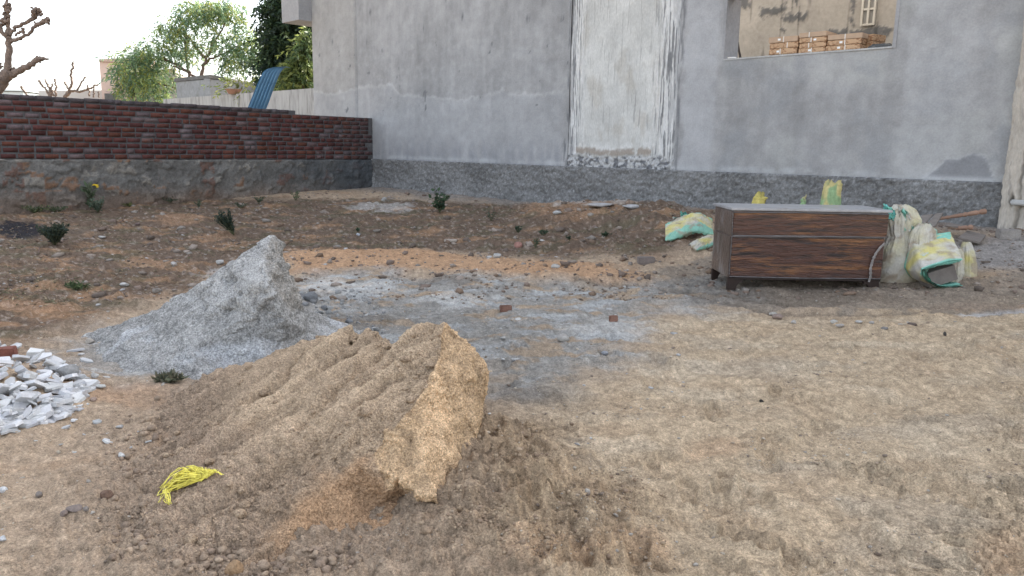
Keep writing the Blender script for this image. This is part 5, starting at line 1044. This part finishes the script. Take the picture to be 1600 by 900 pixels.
# ================================================================== TILE CARTONS IN THE OPENING
M_card = mat('printed_carton', base=(.50, .33, .20), var=((6, .12, 5),), rough=.8, tint=((.28, .15, .08), 22, .5, .56), stretch=(1, 1, 1.6)); M_cardtop = mat('plain_carton', base=(.46, .33, .23), var=((6, .1, 5),), rough=.8)
M_tape = mat('pale_strap', base=(.7, .66, .6), rough=.5); M_slip = mat('paper_slip', base=(.8, .8, .78), rough=.7)
zL = WZ0 - .03; cols_px = [(1201, 1246), (1247, 1290), (1291, 1345)]; GC = 'flat tile cartons stacked on the ledge in the window opening'
nm = ['left', 'middle', 'right']; lv = ['lowest carton', 'second carton from the bottom', 'third carton from the bottom', 'fourth carton from the bottom', 'fifth carton from the bottom']
for ci, (a_, b_) in enumerate(cols_px):
    offo = -.36 + .02 * ci; s0 = sw(a_, 80, offo)[0]; s1 = sw(b_, 80, offo)[0]; nlev = 5 if ci == 1 else 4; topz = sw((a_ + b_) / 2, (57, 50, 53)[ci], offo)[1]; hgt = (topz - zL) / nlev
    for l in range(nlev):
        c = hp((s0 + s1) / 2 + RNG.uniform(-.01, .01), zL + hgt * (l + .5), offo - .2 + RNG.uniform(-.012, .012)); wd = (s1 - s0) * RNG.uniform(.95, 1.0)
        rt = thing('tile_carton', f'{lv[l] if l < nlev - 1 else "topmost carton"} of the {nm[ci]} stack in the window opening', 'carton', tuple(c), math.atan2(HD[1], HD[0]) + RNG.uniform(-.012, .012), GC)
        b = bmesh.new(); box(b, (0, 0, 0), (wd, .42, hgt * .93), None, .003); bmesh.ops.bevel(b, geom=b.edges[:], offset=.005, segments=2, affect='EDGES'); link('carton_box', b, M_cardtop if l == nlev - 1 else M_card, rt)
        b = bmesh.new(); box(b, (RNG.uniform(-.08, .08), -.0, .0), (.014, .428, hgt * .95)); link('strap', b, M_tape, rt)
        if RNG.random() < .6:
            b = bmesh.new(); box(b, (RNG.uniform(-.1, .1), -.2125, 0), (.045, .003, .03)); link('paper_slip', b, M_slip, rt)
for l in range(3):
    c = hp(sw(1358, 60, -.75)[0], zL + .052 + .105 * l, -.72); rt = thing('tile_carton', f'{("lowest", "middle", "topmost")[l]} carton set back at the right end of the stacks', 'carton', tuple(c), math.atan2(HD[1], HD[0]) - .3, GC)
    b = bmesh.new(); box(b, (0, 0, 0), (.40, .3, .10), None, .003); bmesh.ops.bevel(b, geom=b.edges[:], offset=.005, segments=2, affect='EDGES'); link('carton_box', b, M_card, rt)
    b = bmesh.new(); box(b, (.05, -.1525, 0), (.05, .003, .03)); link('paper_slip', b, M_slip, rt)
M_black = mat('black_plastic_sheet', base=(.05, .052, .05), var=((8, .3, 5),), rough=.45, bumps=((9, .04, 6),))
me = lathe_sack('plastic_bundle', [(0, .42, .18, 0, .02), (.12, .40, .18, 0, .03), (.25, .3, .14, -.05, .04), (.34, .16, .08, -.1, .04)], 95, 0, 60, 40); o = link('plastic_bundle', me, M_black); o.location = hp(sw(1335, 55, -1.2)[0], zL, -1.28); o.rotation_euler = (0, 0, math.atan2(HD[1], HD[0])); tag(o, 'crumpled black plastic sheet behind the cartons in the opening', 'plastic sheet')
me = lathe_sack('plastic_bundle', [(0, .2, .1, 0, .01), (.04, .2, .1, 0, .02), (.09, .12, .06, 0, .02)], 96, 0, 50, 24); o = link('plastic_bundle', me, M_black); o.location = hp(sw(1378, 74, -.3)[0], WZ0 - .0, -.25); o.rotation_euler = (0, 0, math.atan2(HD[1], HD[0])); tag(o, 'flat black plastic scrap on the sill at its right end', 'plastic sheet')
a_ = on_plane(1163, 92, A - HN * 1.2, HN); b_ = on_plane(1147, 38, A - HN * 1.3, HN); V, F = tubes_np([(np.array([b_ * (1 - t) + a_ * t - np.array([0, 0, .25 * t]) for t in np.linspace(0, 1, 12)]), np.full(12, .02))], 8, .2)
tag(link('leaning_bar', mesh_np('leaning_bar', V, F), mat('dark_iron', base=(.06, .05, .045), rough=.7)), 'dark iron bar leaning inside the left corner of the opening', 'bar')
b = bmesh.new(); box(b, hp(sw(1143, 91)[0], WZ0 + .024, -.02), (.13, .06, .02), frame_of(HD), .004); tag(link('mortar_scrap', b, M_slip), 'small white scrap lying on the left end of the sill', 'scrap')

# ================================================================== BEYOND THE WALL
def prism_wall(name, pxs, Y0, Y1, th, m, parent=None, bottom=0.0):
    """a wall whose top runs through the pixels at depths Y0..Y1; real thickness behind"""
    a_ = at_y(pxs[0][0], pxs[0][1], Y0); b_ = at_y(pxs[1][0], pxs[1][1], Y1); v = b_ - a_; v[2] = 0; L = np.linalg.norm(v); v /= L; n = np.array([-v[1], v[0], 0]); n = n if n[1] > 0 else -n
    bm = bmesh.new(); q = [a_, b_, b_ + n * th, a_ + n * th]; hi = [bm.verts.new(x) for x in q]; lo = [bm.verts.new((x[0], x[1], bottom)) for x in q]; bm.faces.new(hi); bm.faces.new(lo[::-1])
    for i in range(4): bm.faces.new((lo[i], lo[(i + 1) % 4], hi[(i + 1) % 4], hi[i]))
    bmesh.ops.recalc_face_normals(bm, faces=bm.faces[:]); return keep(link(name, bm, m), parent) if parent else link(name, bm, m)
M_streak = mat('streaked_whitewash', base=(.38, .375, .36), var=((3, .15, 6),), rough=.9, tint=((.13, .125, .12), 2.3, .50, .72), stretch=(3.5, 3.5, .5))
M_pink = mat('pink_render', base=(.62, .46, .39), var=((1, .08, 6),), rough=.9); M_tan = mat('tan_render', base=(.34, .30, .26), var=((2, .2, 7),), rough=.95, tint=((.25, .22, .19), 3, .5, .7))
M_lgrey = mat('light_grey_render', base=(.27, .275, .28), var=((2, .12, 7), (8, .08, 5)), rough=.9, tint=((.2, .2, .19), 1.5, .56, .72)); M_slab = mat('dark_slab_edge', base=(.13, .125, .12), var=((5, .25, 6),), rough=.9)
tag(prism_wall('parapet_wall', [(255, 155), (500, 137)], 30, 24.0, .2, M_streak), 'whitewashed parapet wall with black drip streaks beyond the brick wall', 'wall')
gb = thing('shed', 'low flat roofed grey shed behind the streaked parapet wall', 'shed', tuple(at_y(330, 150, 31.5)))
prism_wall('front_wall', [(275, 128), (327, 124)], 33, 31.0, 2.5, M_lgrey, gb); prism_wall('side_wall', [(328, 123), (414, 136)], 31.0, 36, .25, M_lgrey, gb)
def slab(name, pts, th, m, parent):
    bm = bmesh.new(); hi = [bm.verts.new(p) for p in pts]; lo = [bm.verts.new(np.array(p) - [0, 0, th]) for p in pts]; n = len(pts); bm.faces.new(hi); bm.faces.new(lo[::-1])
    for i in range(n): bm.faces.new((lo[i], lo[(i + 1) % n], hi[(i + 1) % n], hi[i]))
    bmesh.ops.recalc_face_normals(bm, faces=bm.faces[:]); return keep(link(name, bm, m), parent)
zz_ = at_y(328, 121, 31.0)[2]
slab('roof', [tuple(at_y(272, 121, 33)[:2]) + (zz_ + .1,), tuple(at_y(329, 120, 30.9)[:2]) + (zz_ + .1,), tuple(at_y(418, 134, 36)[:2]) + (zz_ + .1,), tuple(at_y(350, 134, 40)[:2]) + (zz_ + .1,)], .14, M_slab, gb)
prism_wall('door', [(337, 130), (352, 131)], 31.3, 32.0, .05, M_slab, gb)
pk = thing('building', 'tall pale pink rendered building far behind the leafy tree', 'building', tuple(at_y(200, 150, 45)))
prism_wall('wall', [(155, 94), (236, 90)], 45, 46, 6, M_pink, pk); prism_wall('roof_parapet', [(154, 92.5), (237, 88.5)], 44.9, 45.9, 6.2, mat('pink_cornice', base=(.5, .36, .3)), pk, bottom=at_y(155, 96, 45)[2])
prism_wall('window', [(163, 146), (184, 146)], 44.8, 45.0, .1, M_slab, pk, at_y(160, 160, 45)[2])
tb = thing('building', 'lower tan unplastered building right of the pink one', 'building', tuple(at_y(250, 150, 40)))
prism_wall('wall', [(218, 112), (274, 106)], 43, 43.5, 5, M_tan, tb); prism_wall('window', [(238, 151), (264, 151)], 42.8, 43.1, .1, M_slab, tb, at_y(250, 170, 43)[2]); prism_wall('window', [(200, 147), (219, 148)], 42.7, 42.9, .3, M_slab, tb, at_y(210, 170, 43)[2])
fb = thing('building', 'distant low pale building at the far left above the brick wall', 'building', tuple(at_y(20, 150, 60)))
prism_wall('wall', [(-60, 141), (36, 144)], 60, 60, 6, mat('far_pale_wall', base=(.55, .6, .63), rough=.9), fb); prism_wall('roof', [(-62, 138), (38, 141)], 59.8, 59.8, 6.4, mat('far_pale_roof', base=(.6, .64, .66), rough=.8), fb, at_y(0, 142, 60)[2])
tag(prism_wall('low_wall', [(60, 142), (160, 141)], 48, 50, .3, mat('far_wall', base=(.6, .57, .53), rough=.9)), 'distant pale low wall between the pollarded trees and the pink building', 'wall')
# blue corrugated sheet
M_blue = mat('blue_painted_steel', base=(.20, .38, .54), var=((2, .12, 6), (14, .1, 4)), rough=.35, spec=.5, tint=((.30, .36, .40), 3, .62, .8))
def sheet():
    nu, nv = 80, 60; Yb = 18.8; ctr = [(398, 182), (404, 160), (411, 140), (419, 122), (425, 112), (431, 107), (438, 105), (446, 106.5)]; left = [(380, 182), (389, 164), (398, 141), (407, 120), (412, 111), (419, 107), (428, 105), (444, 104)]; rgt = [(409, 184), (418, 165), (425, 145), (432, 127), (437, 114), (442, 107), (448, 103.5), (455, 106)]
    def crv(P, dY):
        P = np.array(P, float); t = np.linspace(0, len(P) - 1, nv); xs = np.interp(t, range(len(P)), P[:, 0]); ys = np.interp(t, range(len(P)), P[:, 1]); ker = np.ones(7) / 7; xs = np.convolve(np.pad(xs, 3, 'edge'), ker, 'valid'); ys = np.convolve(np.pad(ys, 3, 'edge'), ker, 'valid')
        return np.array([at_y(x, y, Yb + dY + .5 * (q / nv) ** 2) for q, (x, y) in enumerate(zip(xs, ys))])
    a_ = crv(left, 0); b_ = crv(rgt, .25); u = np.linspace(0, 1, nu); P = a_[:, None] * (1 - u)[None, :, None] + b_[:, None] * u[None, :, None]
    P[..., 1] += .055 * np.sin(u * 2 * np.pi * 5.5)[None]
    V = P.reshape(-1, 3); Vb = V + [0, .004, -.003]; F = grid_faces(nv, nu)
    tag(link('corrugated_sheet', mesh_np('corrugated_sheet', np.concatenate([V, Vb]), np.concatenate([F, F[:, ::-1] + len(V)])), M_blue), 'blue corrugated steel sheet bent at its top, standing behind the brick wall', 'metal sheet')
sheet()
# clay bowl with a plant on the parapet
p = at_y(365, 147, 27.0); b = bmesh.new(); bmesh.ops.create_cone(b, cap_ends=True, segments=20, radius1=.16, radius2=.28, depth=.16, matrix=Matrix.Translation((0, 0, .08))); pot = thing('clay_bowl', 'clay bowl with a spindly plant on the streaked parapet wall', 'bowl', tuple(p)); link('bowl', b, mat('clay', base=(.35, .2, .14)), pot)
# ---- leaves
def leafset(P, size, dirs, wr=.32, cols=None, seed=0, spread=.9):
    """P leaf roots, dirs main direction; a rhombic blade each"""
    n = len(P); rs = np.random.RandomState(seed); d = dirs + spread * rs.randn(n, 3) * .5; d /= np.linalg.norm(d, axis=1)[:, None]; s = np.cross(d, rs.randn(n, 3)); s /= np.linalg.norm(s, axis=1)[:, None]; L = (size * (.7 + .6 * rs.rand(n)))[:, None]
    V = np.stack([P, P + d * L * .45 + s * L * wr * .5, P + d * L, P + d * L * .45 - s * L * wr * .5], 1).reshape(-1, 3); F = np.arange(4 * n).reshape(-1, 4); C = np.repeat(cols, 4, 0); return V, F, C
def canopy(clusters, Y, n, seed, size, pal, droop=.6, sprig=12, depth=.8, wr=.3):
    """clusters: (px, py, rx_px, ry_px, weight); leaves come in hanging sprigs so the sky shows between"""
    rs = np.random.RandomState(seed); Wt = np.array([c[4] * c[2] * c[3] for c in clusters], float); Wt /= Wt.sum(); P = []; CC = []; D = []; k = Y / FPX
    for q in range(n // sprig):
        c = clusters[rs.choice(len(clusters), p=Wt)]; v = rs.randn(3); v /= np.linalg.norm(v); v *= rs.rand() ** (1 / 2.2); ctr = at_y(c[0] + v[0] * c[2], c[1] - v[2] * c[3], Y) + np.array([0, v[1] * c[2] * k * depth, 0])
        dr = np.array([rs.randn() * .6, rs.randn() * .6, -droop + rs.randn() * .3]); dr /= np.linalg.norm(dr); L = size * rs.uniform(2, 4.5); base = np.array(pal[rs.choice(len(pal))]) * rs.uniform(.7, 1.3)
        for j in range(sprig):
            t = j / sprig; P.append(ctr + dr * L * t + rs.randn(3) * size * .15); D.append(dr + (1 if j % 2 else -1) * np.cross(dr, [.3, .5, .8]) * .8); CC.append(base * rs.uniform(.85, 1.15))
    return leafset(np.array(P), size, np.array(D), wr, np.array(CC), seed)
def tree(name, label, Y, clusters, limbs, n, size, pal, seed, group=None, droop=.6, bark=M_bark, cat='tree', sprig=12, depth=.8, wr=.3):
    root = thing(name, label, cat, tuple(at_y(limbs[0][0][0], limbs[0][0][1], Y) * [1, 1, 0] + [0, 0, .2]), 0, group); rs = np.random.RandomState(seed); paths = []
    for pts in limbs:
        P = [at_y(a_, b_, Y + (c_[0] if c_ else 0)) for a_, b_, _, *c_ in pts]; t = np.linspace(0, len(P) - 1, 5 * len(P)); Q = np.stack([np.interp(t, range(len(P)), np.array(P)[:, i]) for i in range(3)], 1); Q[1:-1] += rs.randn(len(Q) - 2, 3) * .012 * Y / 20; paths.append((Q, np.interp(t, range(len(P)), [p_[2] * Y / FPX for p_ in pts])))
    V, F = tubes_np(paths, 8, .25); keep(link('trunk', mesh_np('trunk', V, F), bark), root)
    if n:
        V, F, C = canopy(clusters, Y, n, seed, size, pal, droop, sprig, depth, wr); keep(link('crown', mesh_np('crown', V, F, smooth=False, col=C), M_leaf), root)
    return root
G1 = [(.15, .24, .13), (.19, .28, .15), (.26, .33, .12), (.13, .21, .14), (.32, .34, .10)]
tree('leafy_tree', 'airy light green tree with hanging leaves behind the brick wall', 38,
     [(215, 112, 42, 34, 1.3), (188, 85, 18, 10, .8), (235, 78, 40, 24, 1), (280, 45, 40, 26, .9), (310, 18, 45, 24, .9), (350, 10, 32, 16, .9), (345, 60, 30, 26, .8), (375, 85, 26, 28, .9), (395, 75, 18, 24, .7), (290, 78, 34, 22, .8), (240, 140, 26, 14, .9), (270, 118, 16, 14, .6), (350, 95, 14, 22, .5), (372, 30, 16, 22, .5), (195, 135, 18, 14, .8), (388, 55, 20, 20, .8), (400, 92, 14, 14, .7), (330, 8, 50, 14, .8)],
     [[(300, 190, 3), (296, 130, 2.2), (291, 90, 1.7), (289, 55, 1.2), (296, 25, .8)], [(316, 190, 3.4), (313, 125, 2.8), (322, 92, 2.3), (335, 66, 1.6), (350, 40, 1.1), (362, 15, .7)], [(322, 92, 2.4), (306, 74, 1.8), (296, 60, 1.4), (280, 40, 1)], [(293, 112, 2.2), (272, 98, 1.8), (250, 90, 1.4), (225, 85, 1)], [(306, 124, 2), (296, 112, 1.8), (270, 104, 1.2)], [(318, 100, 2), (345, 86, 1.4), (372, 72, 1)], [(212, 190, 3), (209, 150, 2.4), (212, 120, 1.6), (205, 95, 1)], [(235, 130, 1), (255, 132, 1.3), (275, 138, 1.6), (296, 150, 2)]],
     16500, .225, G1, 31, droop=.8, wr=.24, sprig=9)
tree('leafy_tree', 'dark dense tall tree beside the far corner of the house', 33,
     [(452, 20, 34, 40, 1.2), (440, 60, 30, 30, 1.2), (470, 70, 32, 40, 1.3), (465, 115, 36, 28, 1.2), (430, 105, 22, 24, .9), (422, 72, 12, 10, .7), (418, 30, 8, 8, .7), (436, 0, 26, 24, 1), (480, 30, 22, 50, 1), (425, 125, 18, 12, .8), (411, 48, 9, 6, .8), (412, 95, 12, 8, .8), (424, 14, 14, 12, 1), (408, 120, 12, 8, .7)],
     [[(456, 190, 6), (455, 120, 5), (452, 50, 3), (450, 0, 1.5)], [(455, 110, 2), (435, 90, 1.4), (420, 75, .8)], [(453, 60, 2), (435, 45, 1.4), (417, 32, .8)], [(455, 90, 2), (475, 70, 1.2)]],
     19000, .24, [(.035, .065, .035), (.045, .08, .04), (.06, .09, .035), (.03, .05, .035)], 41, droop=.7, wr=.34)
tree('leafy_tree', 'yellow green bushy tree in front of the dark tree, touching the house corner', 29,
     [(476, 80, 16, 26, 1), (468, 105, 22, 18, 1), (482, 50, 10, 14, .7), (450, 125, 18, 10, .8)], [[(476, 190, 4), (475, 130, 3), (476, 90, 2), (478, 60, 1)]], 3000, .24, [(.12, .16, .05), (.17, .20, .06), (.07, .11, .045)], 51, droop=.8)
V, F, C = canopy([(372, 128, 10, 12, 1), (384, 138, 6, 5, 1), (350, 136, 8, 5, .6)], 27, 260, 61, .16, [(.20, .22, .06), (.14, .18, .06)], .3); keep(link('plant', mesh_np('plant', V, F, smooth=False, col=C), M_leaf), pot)
# pollarded trees
def pollard(name, label, Y, limbs, knobs, seed, bark):
    rt = tree(name, label, Y, None, limbs, 0, 0, None, seed, 'pollarded trees beyond the brick wall', bark=bark); rs = np.random.RandomState(seed); P = []; s = []
    for q_, (x, y, r_, m_) in enumerate(knobs):
        n_ = m_ * 2; P = np.array([at_y(x + rs.randn() * r_ * .42, y + rs.randn() * r_ * .5, Y + rs.randn() * .05) for _ in range(n_)]); V, F, _ = chunks(P, r_ * .42 * Y / FPX * rs.uniform(.6, 1.2, n_), 1, seed + q_, ICO2, .5); keep(link('knuckle', mesh_np('knuckle', V, F), bark), rt)
pollard('pollarded_tree', 'leafless pollarded tree with knobbly stubs at the far left', 17,
        [[(-60, 230, 16), (-30, 165, 13), (0, 128, 10.5), (14, 113, 8)], [(10, 118, 6), (13, 95, 4.6), (13, 60, 4.2), (13, 55, 4.0), (14, 35, 2.4), (11, 15, 2), (9, -20, 1.5)], [(13, 60, 3), (3, 50, 3), (0, 40, 2)], [(15, 56, 2.6), (22, 44, 2.6), (40, 36, 2.4), (53, 28, 3.4), (58, 14, 4.6)], [(16, 66, 3), (30, 60, 2.6), (44, 54, 2.2), (55, 41, 2.6), (68, 34, 3.6), (77, 30, 3)], [(24, 56, 1.6), (32, 50, 1.6), (38, 45, 1)], [(12, 118, 6), (30, 110, 5), (45, 102, 4.2), (60, 93, 3.8), (76, 92, 1.2)], [(52, 97, 2), (59, 88, 1.6)], [(54, 34, 1.4), (60, 42, 1.4)], [(-4, 108, 1.6), (4, 104, 1.4)], [(-30, 160, 6), (-60, 100, 5), (-90, 40, 4)]],
        [(11, 12, 7, 14), (10, 24, 6, 12), (7, 34, 6, 10), (56, 18, 6.5, 14), (62, 20, 4, 6), (74, 31, 5, 8), (36, 49, 4, 8), (20, 112, 5, 8), (62, 93, 4, 8), (1, 40, 4, 5), (0, 100, 3, 4)], 71, M_barkp)
pollard('pollarded_tree', 'small pollarded tree with thin upright shoots, left of the other small one', 21,
        [[(78, 185, 4), (77, 160, 2.6), (79, 140, 2.2)], [(79, 150, 1.8), (70, 138, 1.4), (61, 126, 1.4)], [(80, 148, 1.8), (76, 136, 1.4), (72, 128, 1.3)], [(84, 150, 1.6), (80, 140, 1.2), (82, 132, 1)], [(86, 150, 1.6), (88, 138, 1.3), (86, 126, 1.2)], [(84, 168, 1.6), (60, 158, 1.5), (42, 149, 1.5), (38, 142, 1.3), (33, 135, 1.2)]], [(61, 126, 1.8, 4), (71, 126, 2, 4), (86, 125, 2, 4), (81, 132, 1.6, 3), (33, 135, 1.6, 3)], 72, M_barkp)
pollard('pollarded_tree', 'small pollarded tree with one long sideways branch near the pink building', 21,
        [[(100, 185, 4), (102, 150, 2.8), (109, 142, 2.6)], [(108, 142, 2), (112, 132, 1.8), (111, 115, 1.6), (114, 98, 1.4)], [(108, 142, 2), (128, 142, 1.7), (142, 138, 1.4), (153, 132, 1.2)], [(120, 141, 1.4), (127, 131, 1.1), (132, 121, 1)], [(107, 140, 1.3), (103, 131, 1), (101, 128, 1)], [(140, 150, 1.3), (137, 133, 1)], [(146, 152, 1.3), (147, 138, 1)], [(155, 152, 1), (155, 143, .8)]], [(114, 98, 2, 4), (133, 121, 1.8, 3), (101, 129, 1.6, 3), (134, 129, 1.8, 3), (154, 144, 1.5, 3)], 73, M_barkp)

# ================================================================== WEEDS
def weed(name, px, py, h_px, w_px, label, seed, stems=9, leaves=30, leaf=.05, pal=((.055, .085, .05), (.08, .11, .06)), wr=.35, lean=0, up=.6, cat='weed', group=None, flower=None):
    p = on_g(px, py); e = float(np.dot((p - A)[:2], BN[:2]))
    if e < .16 and px < 583: p = p + BN * (.16 - e); p[2] = gz(p[0], p[1])
    k = p[1] / FPX; H = h_px * k; W_ = w_px * k / 2; rs = np.random.RandomState(seed); root = thing(name, label, cat, tuple(p), 0, group); paths = []; P = []; D = []; C = []
    for q in range(stems):
        a = rs.rand() * 6.28; r_ = W_ * rs.uniform(.2, 1); tip = np.array([math.cos(a) * r_ + lean * H, math.sin(a) * r_, H * rs.uniform(.6, 1) * (1 - .25 * (r_ / max(W_, 1e-3)))]); t = np.linspace(0, 1, 8)[:, None]
        Q = tip * t + np.array([math.cos(a), math.sin(a), 0]) * (.15 * W_ * np.sin(t * 3.1)) * 0 + rs.randn(8, 3) * H * .008; Q[:, 2] = tip[2] * t[:, 0] ** .9; Q[0] = 0; Q[:, 2] -= .01; paths.append((Q, np.linspace(.004, .0015, 8) * (H / .3) ** .5))
        for j in range(leaves):
            tt = rs.uniform(.12, 1) ** .8; P.append(tip * tt); D.append(np.array([rs.randn(), rs.randn(), up + rs.randn() * .3])); C.append(np.array(pal[rs.randint(len(pal))]) * rs.uniform(.7, 1.25))
    V, F = tubes_np(paths, 5); link('stem', mesh_np('stem', V, F), M_stem, root); V, F, C = leafset(np.array(P), leaf, np.array(D), wr, np.array(C), seed, .5); link('foliage', mesh_np('foliage', V, F, smooth=False, col=C), M_weed, root)
    if flower is not None:
        for fl in flower:
            b = bmesh.new(); c = at_y(fl[0], fl[1], p[1]) - p
            for q in range(9): box(b, c + np.array([rs.randn() * .03, rs.randn() * .02, rs.randn() * .014]), (.035, .03, .012), Matrix.Rotation(rs.rand() * 3, 3, 'Z'))
            link('flower', b, M_fl, root)
    return root
M_stem = mat('weed_stem', base=(.09, .095, .05), rough=.8); M_fl = mat('yellow_petal', base=(.7, .5, .03), rough=.6)
GW = 'weeds growing in the yard'
weed('shrub', 86, 383, 40, 52, 'round dark green shrub on the brown soil at the left', 1, 46, 34, .05, ((.028, .045, .035), (.04, .06, .042), (.05, .065, .04)), .3, up=.8, cat='shrub')
weed('shrub', 366, 367, 46, 34, 'dark upright shrub leaning left, above the slope of the grey heap', 2, 30, 36, .05, ((.028, .05, .038), (.042, .062, .045)), .25, lean=-.35, up=1.1, cat='shrub')
weed('leafy_weed', 687, 332, 46, 38, 'leafy green weed growing beside the house wall', 3, 11, 13, .085, ((.055, .10, .055), (.075, .125, .065), (.04, .07, .04)), .65, up=.1, cat='weed')
weed('milkweed', 131, 326, 46, 22, 'tall broad leaved milkweed with a pale tip by the stone base', 4, 6, 10, .15, ((.10, .14, .08), (.14, .17, .11), (.19, .21, .15)), .45, up=.9, cat='weed')
weed('flowering_weed', 154, 332, 30, 28, 'silvery green weed with one yellow bloom right of the milkweed', 5, 14, 16, .06, ((.10, .14, .10), (.14, .18, .13)), .4, flower=[(151, 289)], cat='weed')
L_ = [(122, 453, 12, 46, 'low green weed tuft above the left slope of the grey heap', ((.06, .09, .04), (.09, .12, .05)), 20), (462, 313, 18, 18, 'small bright green weed below the corner of the walls', ((.06, .12, .045), (.08, .14, .06)), 10), (404, 318, 14, 24, 'small dark weed left of the bright green one', ((.05, .085, .05), (.06, .1, .06)), 12), (311, 325, 16, 14, 'pale green weed at the base of the wall above the leaning shrub', ((.09, .13, .08), (.1, .14, .1)), 10), (375, 325, 10, 34, 'flat grey green weed patch near the wall base', ((.09, .12, .08), (.12, .14, .10)), 14), (255, 317, 9, 30, 'dark weed tuft along the stone base right of the milkweed', ((.05, .07, .04), (.06, .08, .05)), 12), (187, 321, 8, 30, 'yellowish weed tuft at the wall base near the silvery weed', ((.14, .15, .05), (.1, .12, .05)), 12),
      (20, 327, 14, 60, 'wide green weed patch at the far left wall base', ((.08, .11, .06), (.11, .14, .07), (.15, .17, .07)), 34), (62, 330, 12, 44, 'green weed patch right of the wide one at the left wall base', ((.08, .11, .06), (.10, .13, .07)), 24), (768, 345, 22, 26, 'thin sparse weed right of the leafy weed by the house', ((.06, .08, .05), (.08, .09, .06)), 7), (810, 364, 12, 16, 'little dark weed on the brown soil under the soil mound', ((.05, .08, .05),), 8), (848, 368, 10, 26, 'low dark weed right of the little dark one', ((.05, .075, .045),), 10), (945, 370, 8, 22, 'low dark weed on the brown soil left of the draped sack', ((.045, .07, .04),), 10), (837, 388, 22, 10, 'thin weed stalk on the brown soil above the orange bank', ((.07, .09, .055),), 5), (265, 597, 12, 46, 'dry grey grass tuft at the front foot of the grey heap', ((.16, .15, .10), (.10, .11, .07)), 26), (560, 362, 6, 10, 'tiny green weed on the brown soil right of the grey peak', ((.05, .09, .05),), 6), (890, 376, 8, 14, 'tiny dark weed under the right end of the soil mound', ((.05, .075, .05),), 6)]
for i, (px, py, h_, w_, lab, pal, st) in enumerate(L_): weed('weed', px, py, h_, w_, lab, 20 + i, st, 9, .045, pal, .35, up=.7, group=GW)
# dry twigs
def twig(px0, py0, px1, py1, r_, label, seed):
    a_ = on_g(px0, py0); b_ = on_g(px1, py1); t = np.linspace(0, 1, 12)[:, None]; P = a_ * (1 - t) + b_ * t; P[:, 2] = ground_h(P[:, 0], P[:, 1]) + r_ + .004; P += np.random.RandomState(seed).randn(12, 3) * .006; V, F = tubes_np([(P, np.full(12, r_))], 6, .3); tag(link('twig', mesh_np('twig', V, F), M_bark), label, 'twig')
twig(176, 352, 197, 338, .008, 'dry stick on the brown soil right of the round shrub', 1); twig(60, 398, 66, 386, .006, 'short dry stick below the round shrub', 2)
